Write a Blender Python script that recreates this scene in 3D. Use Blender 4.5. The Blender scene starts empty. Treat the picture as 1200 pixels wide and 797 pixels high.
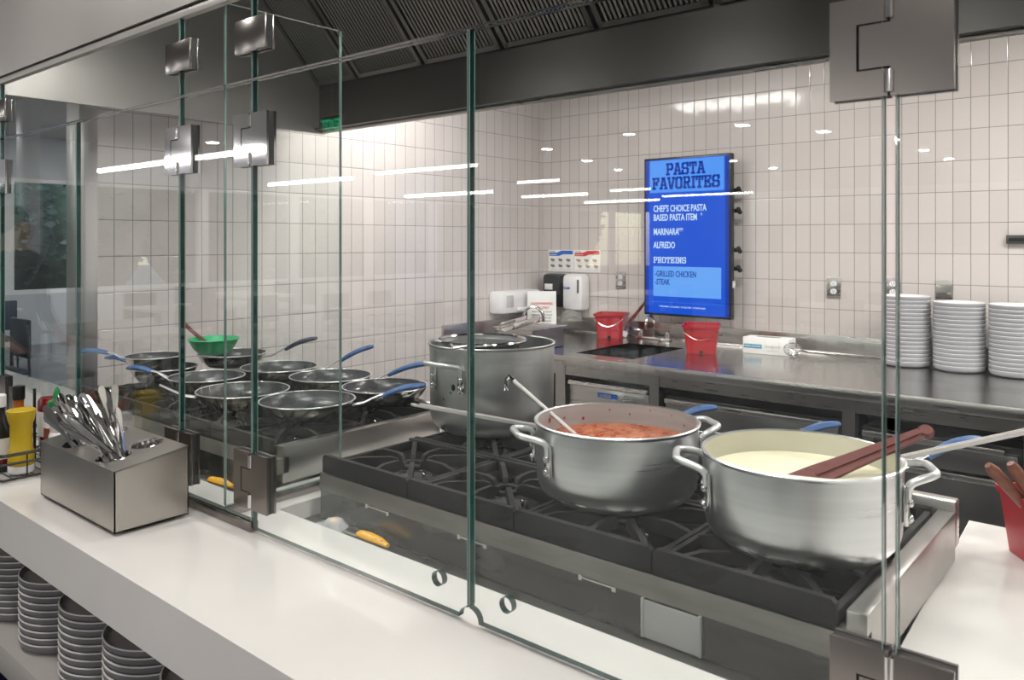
import bpy, bmesh, math, random
from mathutils import Vector, Matrix
random.seed(7)
PI = math.pi
C = bpy.context.scene.collection
SC = bpy.context.scene

# ------------------------------------------------------------------ camera, light, exposure
YAW = math.radians(40.21)
cam_d = bpy.data.cameras.new('camera')
cam = bpy.data.objects.new('camera', cam_d)
C.objects.link(cam)
cam.location = (0, 0, 1.53)
cam.rotation_euler = (PI/2, 0, YAW)
cam_d.sensor_width = 36
cam_d.lens = 931.0/1200*36
cam_d.shift_y = -116.0/1200
cam_d.clip_start = 0.02
cam_d.dof.use_dof = True
cam_d.dof.focus_distance = 2.6
cam_d.dof.aperture_fstop = 9
SC.camera = cam
SC.view_settings.view_transform = 'Standard'
SC.view_settings.look = 'None'
SC.view_settings.gamma = 1
SC.view_settings.use_curve_mapping = False
SC.view_settings.exposure = 0.0
SC.cycles.max_bounces = 10
SC.cycles.transparent_max_bounces = 24
SC.cycles.glossy_bounces = 6
SC.cycles.sample_clamp_indirect = 6

W = bpy.data.worlds.new('daylight'); SC.world = W
W.use_nodes = True
wn = W.node_tree.nodes
wbg = wn['Background']
sky = wn.new('ShaderNodeTexSky'); sky.sky_type = 'NISHITA'
sky.sun_elevation = math.radians(38); sky.sun_rotation = math.radians(150); sky.sun_disc = False
W.node_tree.links.new(sky.outputs[0], wbg.inputs[0])
wbg.inputs[1].default_value = 0.8

def area(name, loc, sx, sy, power, color=(1, 1, 1), rot=(0, 0, 0), spread=PI):
    d = bpy.data.lights.new(name, 'AREA'); d.shape = 'RECTANGLE'; d.size = sx; d.size_y = sy
    d.energy = power; d.color = color; d.spread = spread
    o = bpy.data.objects.new(name, d); C.objects.link(o); o.location = loc; o.rotation_euler = rot
    return o
WARM = (1.0, 0.95, 0.92)
# kitchen ceiling panels behind the hood
area('kitchen_panel_light', (-2.80, 2.78, 2.66), 1.05, 0.36, 26, WARM)
area('kitchen_panel_light', (0.75, 3.30, 2.66), 1.15, 0.55, 48, WARM)  # right panel is added out of view to even the wall light
for kx, ky in ((-1.55, 3.45), (-.35, 3.45)):  # small lamps added to brighten the tiled wall
    area('wall_fill_beam', (kx, ky, 2.66), 0.13, 0.13, 13, WARM)
# lamps inside the hood
for hx in (-2.6, -1.6, -0.7, 0.2):
    area('hood_lamp_light', (hx, 1.22, 2.36), 0.34, 0.12, 7.5, (1, 0.97, 0.94))
# downlights on the customer side and large dining room luminaires
DOWN = [(-3.6, .05), (-2.2, .05), (-.8, .05), (.6, .05), (-2.6, -1.9), (-.6, -1.9), (1.4, -1.9)]
for lx, ly in DOWN:
    area('downlight_beam', (lx, ly, 3.03), 0.14, 0.14, 13, (1, 0.96, 0.92))
DINE = [(-3.3, -10.9), (-3.3, -12.7), (-3.3, -14.5), (-6.5, -12.3), (-6.5, -14.2), (-6.0, -7.8), (-4.4, -8.0), (-3.8, -9.3), (-8.0, -8.5), (-8.6, -10.5), (-9.2, -12.5),
        (-11.4, -4.5), (-11.4, -1.0), (-11.4, 2.5), (-8.2, 4.6), (-5.2, 4.6), (1.2, -5.5), (3.5, -9), (3.5, -13)]
for lx, ly in DINE:
    area('dining_beam', (lx, ly, 3.04), 0.14, 0.14, 56, (1, 0.98, 0.96))

# ------------------------------------------------------------------ node helpers
def new_mat(name):
    m = bpy.data.materials.new(name); m.use_nodes = True
    nt = m.node_tree
    return m, nt, nt.nodes['Principled BSDF']
def mat(name, col, rough=0.5, metal=0.0, coat=0.0, emit=None, estr=0.0, trans=0.0, ior=1.5, spec=0.5, alpha=1):
    m, nt, b = new_mat(name)
    b.inputs['Base Color'].default_value = (*col, 1)
    b.inputs['Roughness'].default_value = rough
    b.inputs['Metallic'].default_value = metal
    b.inputs['Coat Weight'].default_value = coat
    b.inputs['IOR'].default_value = ior
    b.inputs['Specular IOR Level'].default_value = spec
    b.inputs['Transmission Weight'].default_value = trans
    b.inputs['Alpha'].default_value = alpha
    if emit:
        b.inputs['Emission Color'].default_value = (*emit, 1)
        b.inputs['Emission Strength'].default_value = estr
    return m
def math_n(nt, op, a, b=None, c=None):
    n = nt.nodes.new('ShaderNodeMath'); n.operation = op
    for i, v in enumerate((a, b, c)):
        if v is None: continue
        if isinstance(v, (int, float)): n.inputs[i].default_value = v
        else: nt.links.new(v, n.inputs[i])
    return n.outputs[0]
def mix_col(nt, fac, a, b):
    n = nt.nodes.new('ShaderNodeMix'); n.data_type = 'RGBA'
    for s, v in ((0, fac), (6, a), (7, b)):
        if isinstance(v, (tuple, list)): n.inputs[s].default_value = (*v, 1)
        elif isinstance(v, (int, float)): n.inputs[s].default_value = v
        else: nt.links.new(v, n.inputs[s])
    return n.outputs[2]
def noisy(name, c1, c2, rough=(0.3, 0.45), metal=0.0, scale=(4, 4, 4), detail=4, bump=0.0, bscale=None, coat=0.0, coord='Object', spec=0.5, lo=0.35, hi=0.65, aniso=0.0):
    m, nt, b = new_mat(name)
    tc = nt.nodes.new('ShaderNodeTexCoord')
    mp = nt.nodes.new('ShaderNodeMapping'); mp.inputs['Scale'].default_value = scale
    nt.links.new(tc.outputs[coord], mp.inputs[0])
    n = nt.nodes.new('ShaderNodeTexNoise'); n.inputs['Scale'].default_value = 1; n.inputs['Detail'].default_value = detail
    nt.links.new(mp.outputs[0], n.inputs['Vector'])
    mr = nt.nodes.new('ShaderNodeMapRange'); mr.inputs[1].default_value = lo; mr.inputs[2].default_value = hi
    nt.links.new(n.outputs[0], mr.inputs[0])
    nt.links.new(mix_col(nt, mr.outputs[0], c1, c2), b.inputs['Base Color'])
    mr2 = nt.nodes.new('ShaderNodeMapRange'); mr2.inputs[1].default_value = lo; mr2.inputs[2].default_value = hi
    mr2.inputs[3].default_value = rough[0]; mr2.inputs[4].default_value = rough[1]
    nt.links.new(n.outputs[0], mr2.inputs[0]); nt.links.new(mr2.outputs[0], b.inputs['Roughness'])
    b.inputs['Metallic'].default_value = metal
    b.inputs['Coat Weight'].default_value = coat
    b.inputs['Specular IOR Level'].default_value = spec
    b.inputs['Anisotropic'].default_value = aniso
    if bump:
        src = n.outputs[0]
        if bscale:
            mp2 = nt.nodes.new('ShaderNodeMapping'); mp2.inputs['Scale'].default_value = bscale
            nt.links.new(tc.outputs[coord], mp2.inputs[0])
            n2 = nt.nodes.new('ShaderNodeTexNoise'); n2.inputs['Scale'].default_value = 1; n2.inputs['Detail'].default_value = 5
            nt.links.new(mp2.outputs[0], n2.inputs['Vector']); src = n2.outputs[0]
        bp = nt.nodes.new('ShaderNodeBump'); bp.inputs['Strength'].default_value = bump; bp.inputs['Distance'].default_value = 0.004
        nt.links.new(src, bp.inputs['Height']); nt.links.new(bp.outputs[0], b.inputs['Normal'])
    return m

TW, TH = 0.0789, 0.155
def tile_mat(name, axis, off):
    """stack-bond glazed tile, axis = world axis that runs along the wall"""
    m, nt, b = new_mat(name)
    g = nt.nodes.new('ShaderNodeNewGeometry')
    sp = nt.nodes.new('ShaderNodeSeparateXYZ'); nt.links.new(g.outputs['Position'], sp.inputs[0])
    u = math_n(nt, 'DIVIDE', math_n(nt, 'SUBTRACT', sp.outputs[axis], off), TW)
    v = math_n(nt, 'DIVIDE', math_n(nt, 'SUBTRACT', sp.outputs[2], 1.465), TH)
    fu = math_n(nt, 'FRACT', u); fv = math_n(nt, 'FRACT', v)
    du = math_n(nt, 'MULTIPLY', math_n(nt, 'MINIMUM', fu, math_n(nt, 'SUBTRACT', 1, fu)), TW)
    dv = math_n(nt, 'MULTIPLY', math_n(nt, 'MINIMUM', fv, math_n(nt, 'SUBTRACT', 1, fv)), TH)
    d = math_n(nt, 'MINIMUM', du, dv)
    mr = nt.nodes.new('ShaderNodeMapRange'); mr.interpolation_type = 'SMOOTHSTEP'
    mr.inputs[1].default_value = 0.0010; mr.inputs[2].default_value = 0.0022
    nt.links.new(d, mr.inputs[0])
    fac = mr.outputs[0]
    cell = nt.nodes.new('ShaderNodeCombineXYZ')
    nt.links.new(math_n(nt, 'FLOOR', u), cell.inputs[0]); nt.links.new(math_n(nt, 'FLOOR', v), cell.inputs[1])
    wnz = nt.nodes.new('ShaderNodeTexWhiteNoise'); nt.links.new(cell.outputs[0], wnz.inputs[0])
    tilec = mix_col(nt, wnz.outputs[0], (0.585, 0.535, 0.515), (0.63, 0.58, 0.56))
    nt.links.new(mix_col(nt, fac, (0.21, 0.195, 0.19), tilec), b.inputs['Base Color'])
    nt.links.new(math_n(nt, 'MULTIPLY_ADD', fac, -0.62, 0.72), b.inputs['Roughness'])
    # soft pillow at tile edges + gentle glaze waves + per tile tilt
    mr3 = nt.nodes.new('ShaderNodeMapRange'); mr3.interpolation_type = 'SMOOTHSTEP'
    mr3.inputs[1].default_value = 0.0008; mr3.inputs[2].default_value = 0.005
    nt.links.new(d, mr3.inputs[0])
    nz = nt.nodes.new('ShaderNodeTexNoise'); nz.inputs['Scale'].default_value = 9; nz.inputs['Detail'].default_value = 1
    nt.links.new(g.outputs['Position'], nz.inputs['Vector'])
    hgt = math_n(nt, 'ADD', math_n(nt, 'MULTIPLY', mr3.outputs[0], 0.0007), math_n(nt, 'MULTIPLY', nz.outputs[0], 0.0016))
    bp = nt.nodes.new('ShaderNodeBump'); bp.inputs['Strength'].default_value = 0.9; bp.inputs['Distance'].default_value = 1.0
    nt.links.new(hgt, bp.inputs['Height']); nt.links.new(bp.outputs[0], b.inputs['Normal'])
    return m

def glass_mat(name, tint):
    """clear pane: transparent through, mirror by Fresnel; works from both sides"""
    m = bpy.data.materials.new(name); m.use_nodes = True
    nt = m.node_tree; nt.nodes.clear()
    out = nt.nodes.new('ShaderNodeOutputMaterial')
    tr = nt.nodes.new('ShaderNodeBsdfTransparent'); tr.inputs[0].default_value = (*tint, 1)
    gl = nt.nodes.new('ShaderNodeBsdfGlossy'); gl.inputs['Roughness'].default_value = 0.0
    gl.inputs[0].default_value = (1, 1, 1, 1)
    g = nt.nodes.new('ShaderNodeNewGeometry')
    ior = math_n(nt, 'MULTIPLY_ADD', g.outputs['Backfacing'], (1/1.5-1.5), 1.5)
    fr = nt.nodes.new('ShaderNodeFresnel'); nt.links.new(ior, fr.inputs['IOR'])
    mx = nt.nodes.new('ShaderNodeMixShader')
    nt.links.new(fr.outputs[0], mx.inputs[0]); nt.links.new(tr.outputs[0], mx.inputs[1]); nt.links.new(gl.outputs[0], mx.inputs[2])
    nt.links.new(mx.outputs[0], out.inputs[0])
    return m

M = {}
M['tile_back'] = tile_mat('glazed_tile_back', 0, -3.4855)
M['tile_left'] = tile_mat('glazed_tile_left', 1, 2.672)
M['glass'] = glass_mat('clear_glass', (0.965, 0.985, 0.975))
M['glass_edge'] = noisy('green_glass_edge', (0.0, 0.016, 0.014), (0.008, 0.075, 0.06), (0.1, 0.2), 0, (30, 30, 1.2), coat=0.15, spec=0.3, lo=0.45, hi=0.75)
M['glass_edge'].node_tree.nodes['Principled BSDF'].inputs['Alpha'].default_value = 0.93
M['arris'] = mat('pale_glass_arris', (0.20, 0.28, 0.26), 0.2, coat=1)
M['steel'] = noisy('brushed_steel', (0.50, 0.48, 0.46), (0.52, 0.50, 0.48), (0.27, 0.29), 1.0, (5, 60, 60), detail=1, lo=0.3, hi=0.7)
M['steel_v'] = noisy('brushed_steel_upright', (0.48, 0.46, 0.44), (0.50, 0.48, 0.46), (0.30, 0.32), 1.0, (60, 60, 5), detail=1, lo=0.3, hi=0.7)
M['counter_steel'] = noisy('worktop_steel', (0.47, 0.45, 0.435), (0.49, 0.47, 0.455), (0.18, 0.20), 1.0, (3, 30, 30), detail=1, lo=0.3, hi=0.7)
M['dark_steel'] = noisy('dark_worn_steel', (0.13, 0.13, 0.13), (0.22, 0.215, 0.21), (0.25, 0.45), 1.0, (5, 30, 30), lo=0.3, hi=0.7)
M['stove_front'] = noisy('scuffed_stove_front', (0.10, 0.105, 0.105), (0.30, 0.30, 0.29), (0.22, 0.5), 0.9, (5, 5, 12), detail=7, lo=0.5, hi=0.85)
M['dull_steel'] = noisy('dull_greasy_steel', (0.20, 0.185, 0.17), (0.33, 0.31, 0.285), (0.4, 0.6), 0.7, (6, 6, 20), detail=6, lo=0.3, hi=0.75)
M['fridge_face'] = noisy('fridge_face_steel', (0.21, 0.205, 0.20), (0.23, 0.225, 0.22), (0.33, 0.36), 1.0, (1, 30, 30), detail=1, lo=0.3, hi=0.7)
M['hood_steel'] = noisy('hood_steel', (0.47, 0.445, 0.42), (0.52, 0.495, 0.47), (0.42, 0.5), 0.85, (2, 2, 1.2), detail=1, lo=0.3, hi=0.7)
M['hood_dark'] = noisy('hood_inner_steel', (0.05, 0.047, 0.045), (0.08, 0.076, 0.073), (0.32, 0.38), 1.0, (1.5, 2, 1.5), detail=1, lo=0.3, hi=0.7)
M['filter'] = mat('baffle_filter_steel', (0.17, 0.16, 0.15), 0.38, 1.0)
M['chrome'] = mat('polished_chrome', (0.72, 0.70, 0.69), 0.10, 1.0)
M['satin'] = mat('satin_hinge_steel', (0.27, 0.245, 0.23), 0.22, 1.0)
M['box_steel'] = noisy('satin_box_steel', (0.50, 0.47, 0.43), (0.54, 0.51, 0.47), (0.28, 0.34), 1.0, (9, 9, 9), detail=2)
M['polished'] = mat('polished_hinge_steel', (0.62, 0.60, 0.60), 0.06, 1.0)
M['aluminium'] = noisy('spun_aluminium', (0.62, 0.625, 0.63), (0.74, 0.745, 0.75), (0.27, 0.36), 1.0, (2, 2, 70), lo=0.3, hi=0.7, aniso=0.4)
M['pot_inside'] = noisy('aluminium_inside', (0.36, 0.345, 0.34), (0.44, 0.42, 0.415), (0.5, 0.6), 0.35, (2, 2, 50))
M['satin_light'] = mat('satin_light_steel', (0.72, 0.68, 0.66), 0.4, 0.6)
M['aluminium_worn'] = noisy('worn_aluminium', (0.42, 0.42, 0.415), (0.58, 0.58, 0.57), (0.33, 0.5), 1.0, (7, 7, 12), detail=6, lo=0.35, hi=0.7)
M['alu_handle'] = mat('cast_aluminium', (0.72, 0.72, 0.72), 0.34, 0.8)
M['iron'] = noisy('cast_iron', (0.014, 0.0135, 0.013), (0.028, 0.026, 0.025), (0.5, 0.65), 0.0, (18, 18, 18), bump=0.2, bscale=(160, 160, 160), spec=0.28)
M['iron_edge'] = noisy('worn_iron_top', (0.10, 0.098, 0.095), (0.17, 0.165, 0.16), (0.35, 0.5), 0.4, (25, 25, 25))
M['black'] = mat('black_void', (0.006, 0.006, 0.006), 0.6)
M['quartz'] = noisy('white_quartz', (0.69, 0.665, 0.64), (0.72, 0.695, 0.67), (0.10, 0.16), 0, (3, 3, 3), coat=0.3)
M['shelf'] = mat('grey_shelf_laminate', (0.36, 0.34, 0.32), 0.45)
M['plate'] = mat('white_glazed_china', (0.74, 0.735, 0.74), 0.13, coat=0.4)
M['plate_side_shade'] = mat('shaded_china_side', (0.36, 0.36, 0.385), 0.25)  # shade on the sides of the white plates, put into the colour
M['plate_shade'] = mat('shaded_plate', (0.33, 0.31, 0.31), 0.35)  # shelf plates: shading of white china put into a greyer colour
M['plate_rim'] = mat('pale_rim', (0.60, 0.57, 0.54), 0.5)  # paler tone for the lighter shelf plate rims, also on the stove brackets
M['plate_wall_shade'] = mat('shaded_plate_wall', (0.15, 0.145, 0.16), 0.3)  # shade on the shelf plate walls, put into the colour
M['red'] = mat('red_plastic', (0.40, 0.010, 0.018), 0.35)
M['green'] = mat('green_plastic', (0.04, 0.42, 0.17), 0.4)
M['blue_grip'] = noisy('blue_silicone', (0.035, 0.10, 0.27), (0.05, 0.13, 0.32), (0.4, 0.5), 0, (20, 20, 20))
M['dark_blue_grip'] = mat('dark_blue_silicone', (0.03, 0.035, 0.07), 0.45)
M['maroon'] = mat('maroon_nylon', (0.13, 0.028, 0.024), 0.5, spec=0.35)
M['brown'] = noisy('brown_wood_handle', (0.17, 0.055, 0.03), (0.26, 0.09, 0.05), (0.3, 0.4), 0, (8, 8, 60))
M['sauce'] = noisy('marinara_sauce', (0.29, 0.055, 0.02), (0.46, 0.17, 0.08), (0.25, 0.45), 0, (60, 60, 60), detail=6, bump=1.0, bscale=(55, 55, 55), lo=0.38, hi=0.66)
M['cream'] = noisy('alfredo_sauce', (0.78, 0.73, 0.54), (0.82, 0.77, 0.59), (0.18, 0.26), 0, (8, 8, 8), bump=0.15, bscale=(9, 9, 9))
M['cream_film'] = mat('cream_residue', (0.58, 0.56, 0.46), 0.45, 0.3)
M['sauce_dry'] = mat('dried_sauce', (0.22, 0.03, 0.01), 0.5)
M['pan_out'] = mat('pan_steel_outside', (0.50, 0.45, 0.38), 0.22, 1.0)
M['pan_in'] = noisy('nonstick_coating', (0.05, 0.05, 0.052), (0.085, 0.085, 0.088), (0.22, 0.32), 0.2, (12, 12, 12))
M['mesh_grey'] = mat('strainer_mesh', (0.20, 0.20, 0.20), 0.45, 0.8)
M['white_paper'] = mat('white_paper', (0.82, 0.82, 0.80), 0.55)
M['white_plastic'] = mat('white_plastic', (0.80, 0.79, 0.80), 0.3)
M['black_plastic'] = mat('black_plastic', (0.012, 0.013, 0.013), 0.3)
M['smoke'] = mat('smoky_clear_plastic', (0.60, 0.60, 0.58), 0.2, alpha=0.35)
M['clear_plastic'] = mat('clear_plastic_film', (0.85, 0.88, 0.9), 0.12, alpha=0.4)
M['ink_red'] = mat('red_ink', (0.62, 0.04, 0.04), 0.6)
M['ink_blue'] = mat('blue_ink', (0.02, 0.14, 0.55), 0.6)
M['ink_grey'] = mat('grey_ink', (0.22, 0.20, 0.20), 0.6)
M['ink_pale'] = mat('pale_ink', (0.55, 0.53, 0.52), 0.6)
M['ink_tan'] = mat('tan_ink', (0.45, 0.30, 0.20), 0.6)
M['cyan_ink'] = mat('teal_ink', (0.02, 0.30, 0.48), 0.6)
M['mustard'] = mat('yellow_squeeze_plastic', (0.50, 0.34, 0.01), 0.4)
M['yellow_grip'] = mat('yellow_handle', (0.85, 0.42, 0.01), 0.35)
M['ketchup'] = mat('ketchup_red', (0.16, 0.006, 0.008), 0.25)
M['srira'] = mat('orange_red_sauce', (0.22, 0.06, 0.03), 0.25)
M['lid_green'] = mat('green_cap', (0.005, 0.20, 0.05), 0.35)
M['amber'] = mat('amber_sauce', (0.35, 0.10, 0.01), 0.25)
M['floor'] = noisy('grey_floor', (0.14, 0.14, 0.145), (0.17, 0.17, 0.175), (0.25, 0.35), 0, (1, 1, 1))
M['dining_wall'] = mat('grey_dining_wall', (0.50, 0.52, 0.55), 0.6)
M['dining_ceiling'] = noisy('grey_ceiling', (0.34, 0.335, 0.33), (0.40, 0.395, 0.385), (0.6, 0.7), 0, (0.7, 0.7, 0.7))
M['white_paint'] = mat('white_paint', (0.72, 0.72, 0.72), 0.5)
M['kitchen_ceiling'] = mat('white_ceiling_tile', (0.75, 0.74, 0.72), 0.7)
M['lamp'] = mat('lit_diffuser', (1, 1, 1), 0.5, emit=(1, 0.98, 0.96), estr=16)
M['panel_lamp'] = mat('lit_ceiling_panel', (1, 1, 1), 0.5, emit=(1, 0.96, 0.92), estr=9)
M['down_lamp'] = mat('lit_downlight', (1, 1, 1), 0.5, emit=(1, 0.96, 0.90), estr=30)
M['hood_lamp'] = mat('lit_hood_lens', (1, 1, 1), 0.5, emit=(1, 0.97, 0.93), estr=8)
M['exit_green'] = mat('lit_exit_green', (0, 0.3, 0.1), 0.5, emit=(0.0, 0.85, 0.35), estr=2.2)
M['screen_blue'] = mat('lit_screen_blue', (0, 0, 0), 0.25, emit=(0.0, 0.085, 0.70), estr=1.0)
M['screen_light'] = mat('lit_screen_light_blue', (0, 0, 0), 0.25, emit=(0.075, 0.32, 0.98), estr=1.0)
M['screen_pale'] = mat('lit_screen_pale_blue', (0, 0, 0), 0.25, emit=(0.14, 0.40, 1.0), estr=1.0)
M['screen_white'] = mat('lit_screen_text', (0, 0, 0), 0.25, emit=(0.62, 0.78, 1.0), estr=1.0)
M['screen_navy'] = mat('lit_screen_navy', (0, 0, 0), 0.25, emit=(0.0, 0.035, 0.36), estr=1.0)
M['led_red'] = mat('lit_red_digits', (0, 0, 0), 0.3, emit=(1, 0.03, 0.02), estr=3.0)
M['leaf'] = noisy('tree_leaves', (0.09, 0.13, 0.09), (0.18, 0.24, 0.16), (0.5, 0.6), 0, (2, 2, 2))
M['bark'] = mat('tree_bark', (0.06, 0.045, 0.035), 0.8)
M['table_top'] = mat('light_table_top', (0.62, 0.60, 0.56), 0.3)
M['chair_dark'] = mat('dark_blue_chair', (0.025, 0.035, 0.06), 0.45)
M['grass'] = mat('lawn', (0.05, 0.06, 0.03), 0.8)
M['skin'] = mat('skin', (0.45, 0.26, 0.18), 0.5)
M['shirt'] = mat('charcoal_shirt', (0.03, 0.03, 0.035), 0.7)
M['trousers'] = mat('dark_trousers', (0.02, 0.022, 0.03), 0.7)
M['hair'] = mat('dark_hair', (0.015, 0.01, 0.008), 0.6)

# ------------------------------------------------------------------ mesh helpers
class MB:
    def __init__(self): self.v = []; self.f = []; self.mi = []; self.sm = []
    def add(self, vs, fs, mi=0, smooth=False, T=None):
        b = len(self.v)
        for p in vs:
            p = Vector(p)
            self.v.append(T @ p if T is not None else p)
        for q in fs:
            self.f.append([b+i for i in q]); self.mi.append(mi); self.sm.append(smooth)
        return self
    def box(self, x0, x1, y0, y1, z0, z1, bev=0.0, mi=0, T=None):
        if bev <= 0:
            vs = [(x0,y0,z0),(x1,y0,z0),(x1,y1,z0),(x0,y1,z0),(x0,y0,z1),(x1,y0,z1),(x1,y1,z1),(x0,y1,z1)]
            fs = [(3,2,1,0),(4,5,6,7),(0,1,5,4),(1,2,6,5),(2,3,7,6),(3,0,4,7)]
            return self.add(vs, fs, mi, False, T)
        bm = bmesh.new(); bmesh.ops.create_cube(bm, size=1)
        for v in bm.verts:
            v.co = Vector(((x0+x1)/2+v.co.x*(x1-x0), (y0+y1)/2+v.co.y*(y1-y0), (z0+z1)/2+v.co.z*(z1-z0)))
        bmesh.ops.bevel(bm, geom=bm.edges[:], offset=min(bev, .49*min(x1-x0, y1-y0, z1-z0)), segments=2, affect='EDGES', profile=0.5)
        bm.verts.ensure_lookup_table()
        self.add([v.co.copy() for v in bm.verts], [[v.index for v in f.verts] for f in bm.faces], mi, True, T)
        bm.free(); return self
    def quad(self, a, b, c, d, mi=0): return self.add([a, b, c, d], [(0, 1, 2, 3)], mi)
    def lathe(self, prof, n=48, mi=0, T=None, smooth=True, cap0=False, cap1=False, mis=None, a0=0.0, a1=2*PI):
        full = abs(a1-a0-2*PI) < 1e-6
        k = n if full else n+1
        vs = []
        for r, z in prof:
            for i in range(k):
                a = a0+(a1-a0)*i/n; vs.append((r*math.cos(a), r*math.sin(a), z))
        b0 = len(self.v)
        self.add(vs, [], mi, smooth, T)
        for j in range(len(prof)-1):
            for i in range(n):
                i2 = (i+1) % k if full else i+1
                self.f.append([b0+j*k+i, b0+j*k+i2, b0+(j+1)*k+i2, b0+(j+1)*k+i])
                self.mi.append(mis[j] if mis else mi); self.sm.append(smooth)
        if cap0: self.f.append([b0+i for i in reversed(range(k))]); self.mi.append(mis[0] if mis else mi); self.sm.append(False)
        if cap1: self.f.append([b0+(len(prof)-1)*k+i for i in range(k)]); self.mi.append(mis[-1] if mis else mi); self.sm.append(False)
        return self
    def tube(self, pts, r, n=10, mi=0, T=None, closed=False, flat=1.0, up=(0, 0, 1)):
        pts = [Vector(p) for p in pts]; N = len(pts)
        rs = r if isinstance(r, (list, tuple)) else [r]*N
        vs = []
        u = Vector(up)
        for i, p in enumerate(pts):
            if closed: t = (pts[(i+1) % N]-pts[i-1])
            else: t = (pts[min(i+1, N-1)]-pts[max(i-1, 0)])
            t.normalize()
            s = t.cross(u)
            if s.length < 1e-3: s = t.cross(Vector((1, 0, 0)))
            if s.length < 1e-3: s = t.cross(Vector((0, 1, 0)))
            s.normalize(); w = s.cross(t).normalized()
            for k in range(n):
                a = 2*PI*k/n
                vs.append(p+s*(math.cos(a)*rs[i])+w*(math.sin(a)*rs[i]*flat))
        fs = []
        for i in range(N if closed else N-1):
            j = (i+1) % N
            for k in range(n):
                k2 = (k+1) % n
                fs.append((i*n+k, i*n+k2, j*n+k2, j*n+k))
        if not closed:
            fs.append(tuple(reversed(range(n)))); fs.append(tuple((N-1)*n+k for k in range(n)))
        return self.add(vs, fs, mi, True, T)
    def prism(self, poly, h0, h1, plane='XY', mi=0, T=None, smooth=False):
        """polygon extruded along the remaining axis"""
        n = len(poly)
        def P(a, b, h):
            return {'XY': (a, b, h), 'XZ': (a, h, b), 'YZ': (h, a, b)}[plane]
        vs = [P(a, b, h0) for a, b in poly]+[P(a, b, h1) for a, b in poly]
        fs = [tuple(reversed(range(n))), tuple(range(n, 2*n))]+[(i, (i+1) % n, n+(i+1) % n, n+i) for i in range(n)]
        return self.add(vs, fs, mi, smooth, T)
    def sphere(self, c, r, mi=0, T=None, n=16, sc=(1, 1, 1)):
        prof = [(math.sin(PI*i/n)*r+1e-5, -math.cos(PI*i/n)*r) for i in range(n+1)]
        TT = Matrix.Translation(c) @ Matrix.Diagonal((*sc, 1))
        if T is not None: TT = T @ TT
        return self.lathe(prof, n*2, mi, TT)
    def build(self, name, mats, parent=None, loc=None, rot=None, label=None):
        me = bpy.data.meshes.new(name)
        me.from_pydata([tuple(v) for v in self.v], [], self.f)
        if not isinstance(mats, (list, tuple)): mats = [mats]
        for m in mats: me.materials.append(m)
        me.polygons.foreach_set('material_index', [min(i, len(mats)-1) for i in self.mi])
        me.polygons.foreach_set('use_smooth', self.sm)
        me.update()
        bm = bmesh.new(); bm.from_mesh(me); bmesh.ops.recalc_face_normals(bm, faces=bm.faces); bm.to_mesh(me); bm.free()
        try: me.set_sharp_from_angle(angle=math.radians(38))
        except Exception: pass
        o = bpy.data.objects.new(name, me); C.objects.link(o)
        if parent: o.parent = parent
        if loc: o.location = loc
        if rot: o.rotation_euler = rot
        if label: o['label'] = label
        return o
def tag(o, label, cat, group=None, kind=None):
    o['label'] = label; o['category'] = cat
    if group: o['group'] = group
    if kind: o['kind'] = kind
    return o
def thing(name, label, cat, loc=(0, 0, 0), rz=0.0, group=None):
    o = bpy.data.objects.new(name, None); C.objects.link(o)
    o.location = loc; o.rotation_euler = (0, 0, rz); o.empty_display_size = 0.05
    return tag(o, label, cat, group)
def struct(o): o['kind'] = 'structure'; return o
def copy_tree(o, parent=None):
    c = o.copy(); C.objects.link(c); c.parent = parent
    for ch in list(o.children): copy_tree(ch, c)
    return c
def LA(loc, rz=0, rx=0, ry=0): return Matrix.Translation(loc) @ Matrix.Rotation(rz, 4, 'Z') @ Matrix.Rotation(ry, 4, 'Y') @ Matrix.Rotation(rx, 4, 'X')
def text_mesh(name, body, size, m, parent, T, sx=1.0, bold=0.0, align='LEFT', depth=0.0006, spacing=1.0):
    """lettering in the XZ plane of its parent, read from -Y"""
    cu = bpy.data.curves.new(name, 'FONT'); cu.body = body; cu.size = size; cu.align_x = align
    cu.extrude = depth; cu.offset = bold; cu.resolution_u = 3; cu.space_character = spacing
    tmp = bpy.data.objects.new(name+'_tmp', cu); C.objects.link(tmp)
    dg = bpy.context.evaluated_depsgraph_get(); dg.update()
    me = bpy.data.meshes.new_from_object(tmp.evaluated_get(dg))
    bpy.data.objects.remove(tmp); bpy.data.curves.remove(cu)
    me.transform(T @ Matrix.Rotation(PI/2, 4, 'X') @ Matrix.Diagonal((sx, 1, 1, 1)))
    me.materials.clear(); me.materials.append(m)
    o = bpy.data.objects.new(name, me); C.objects.link(o); o.parent = parent
    return o
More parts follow.
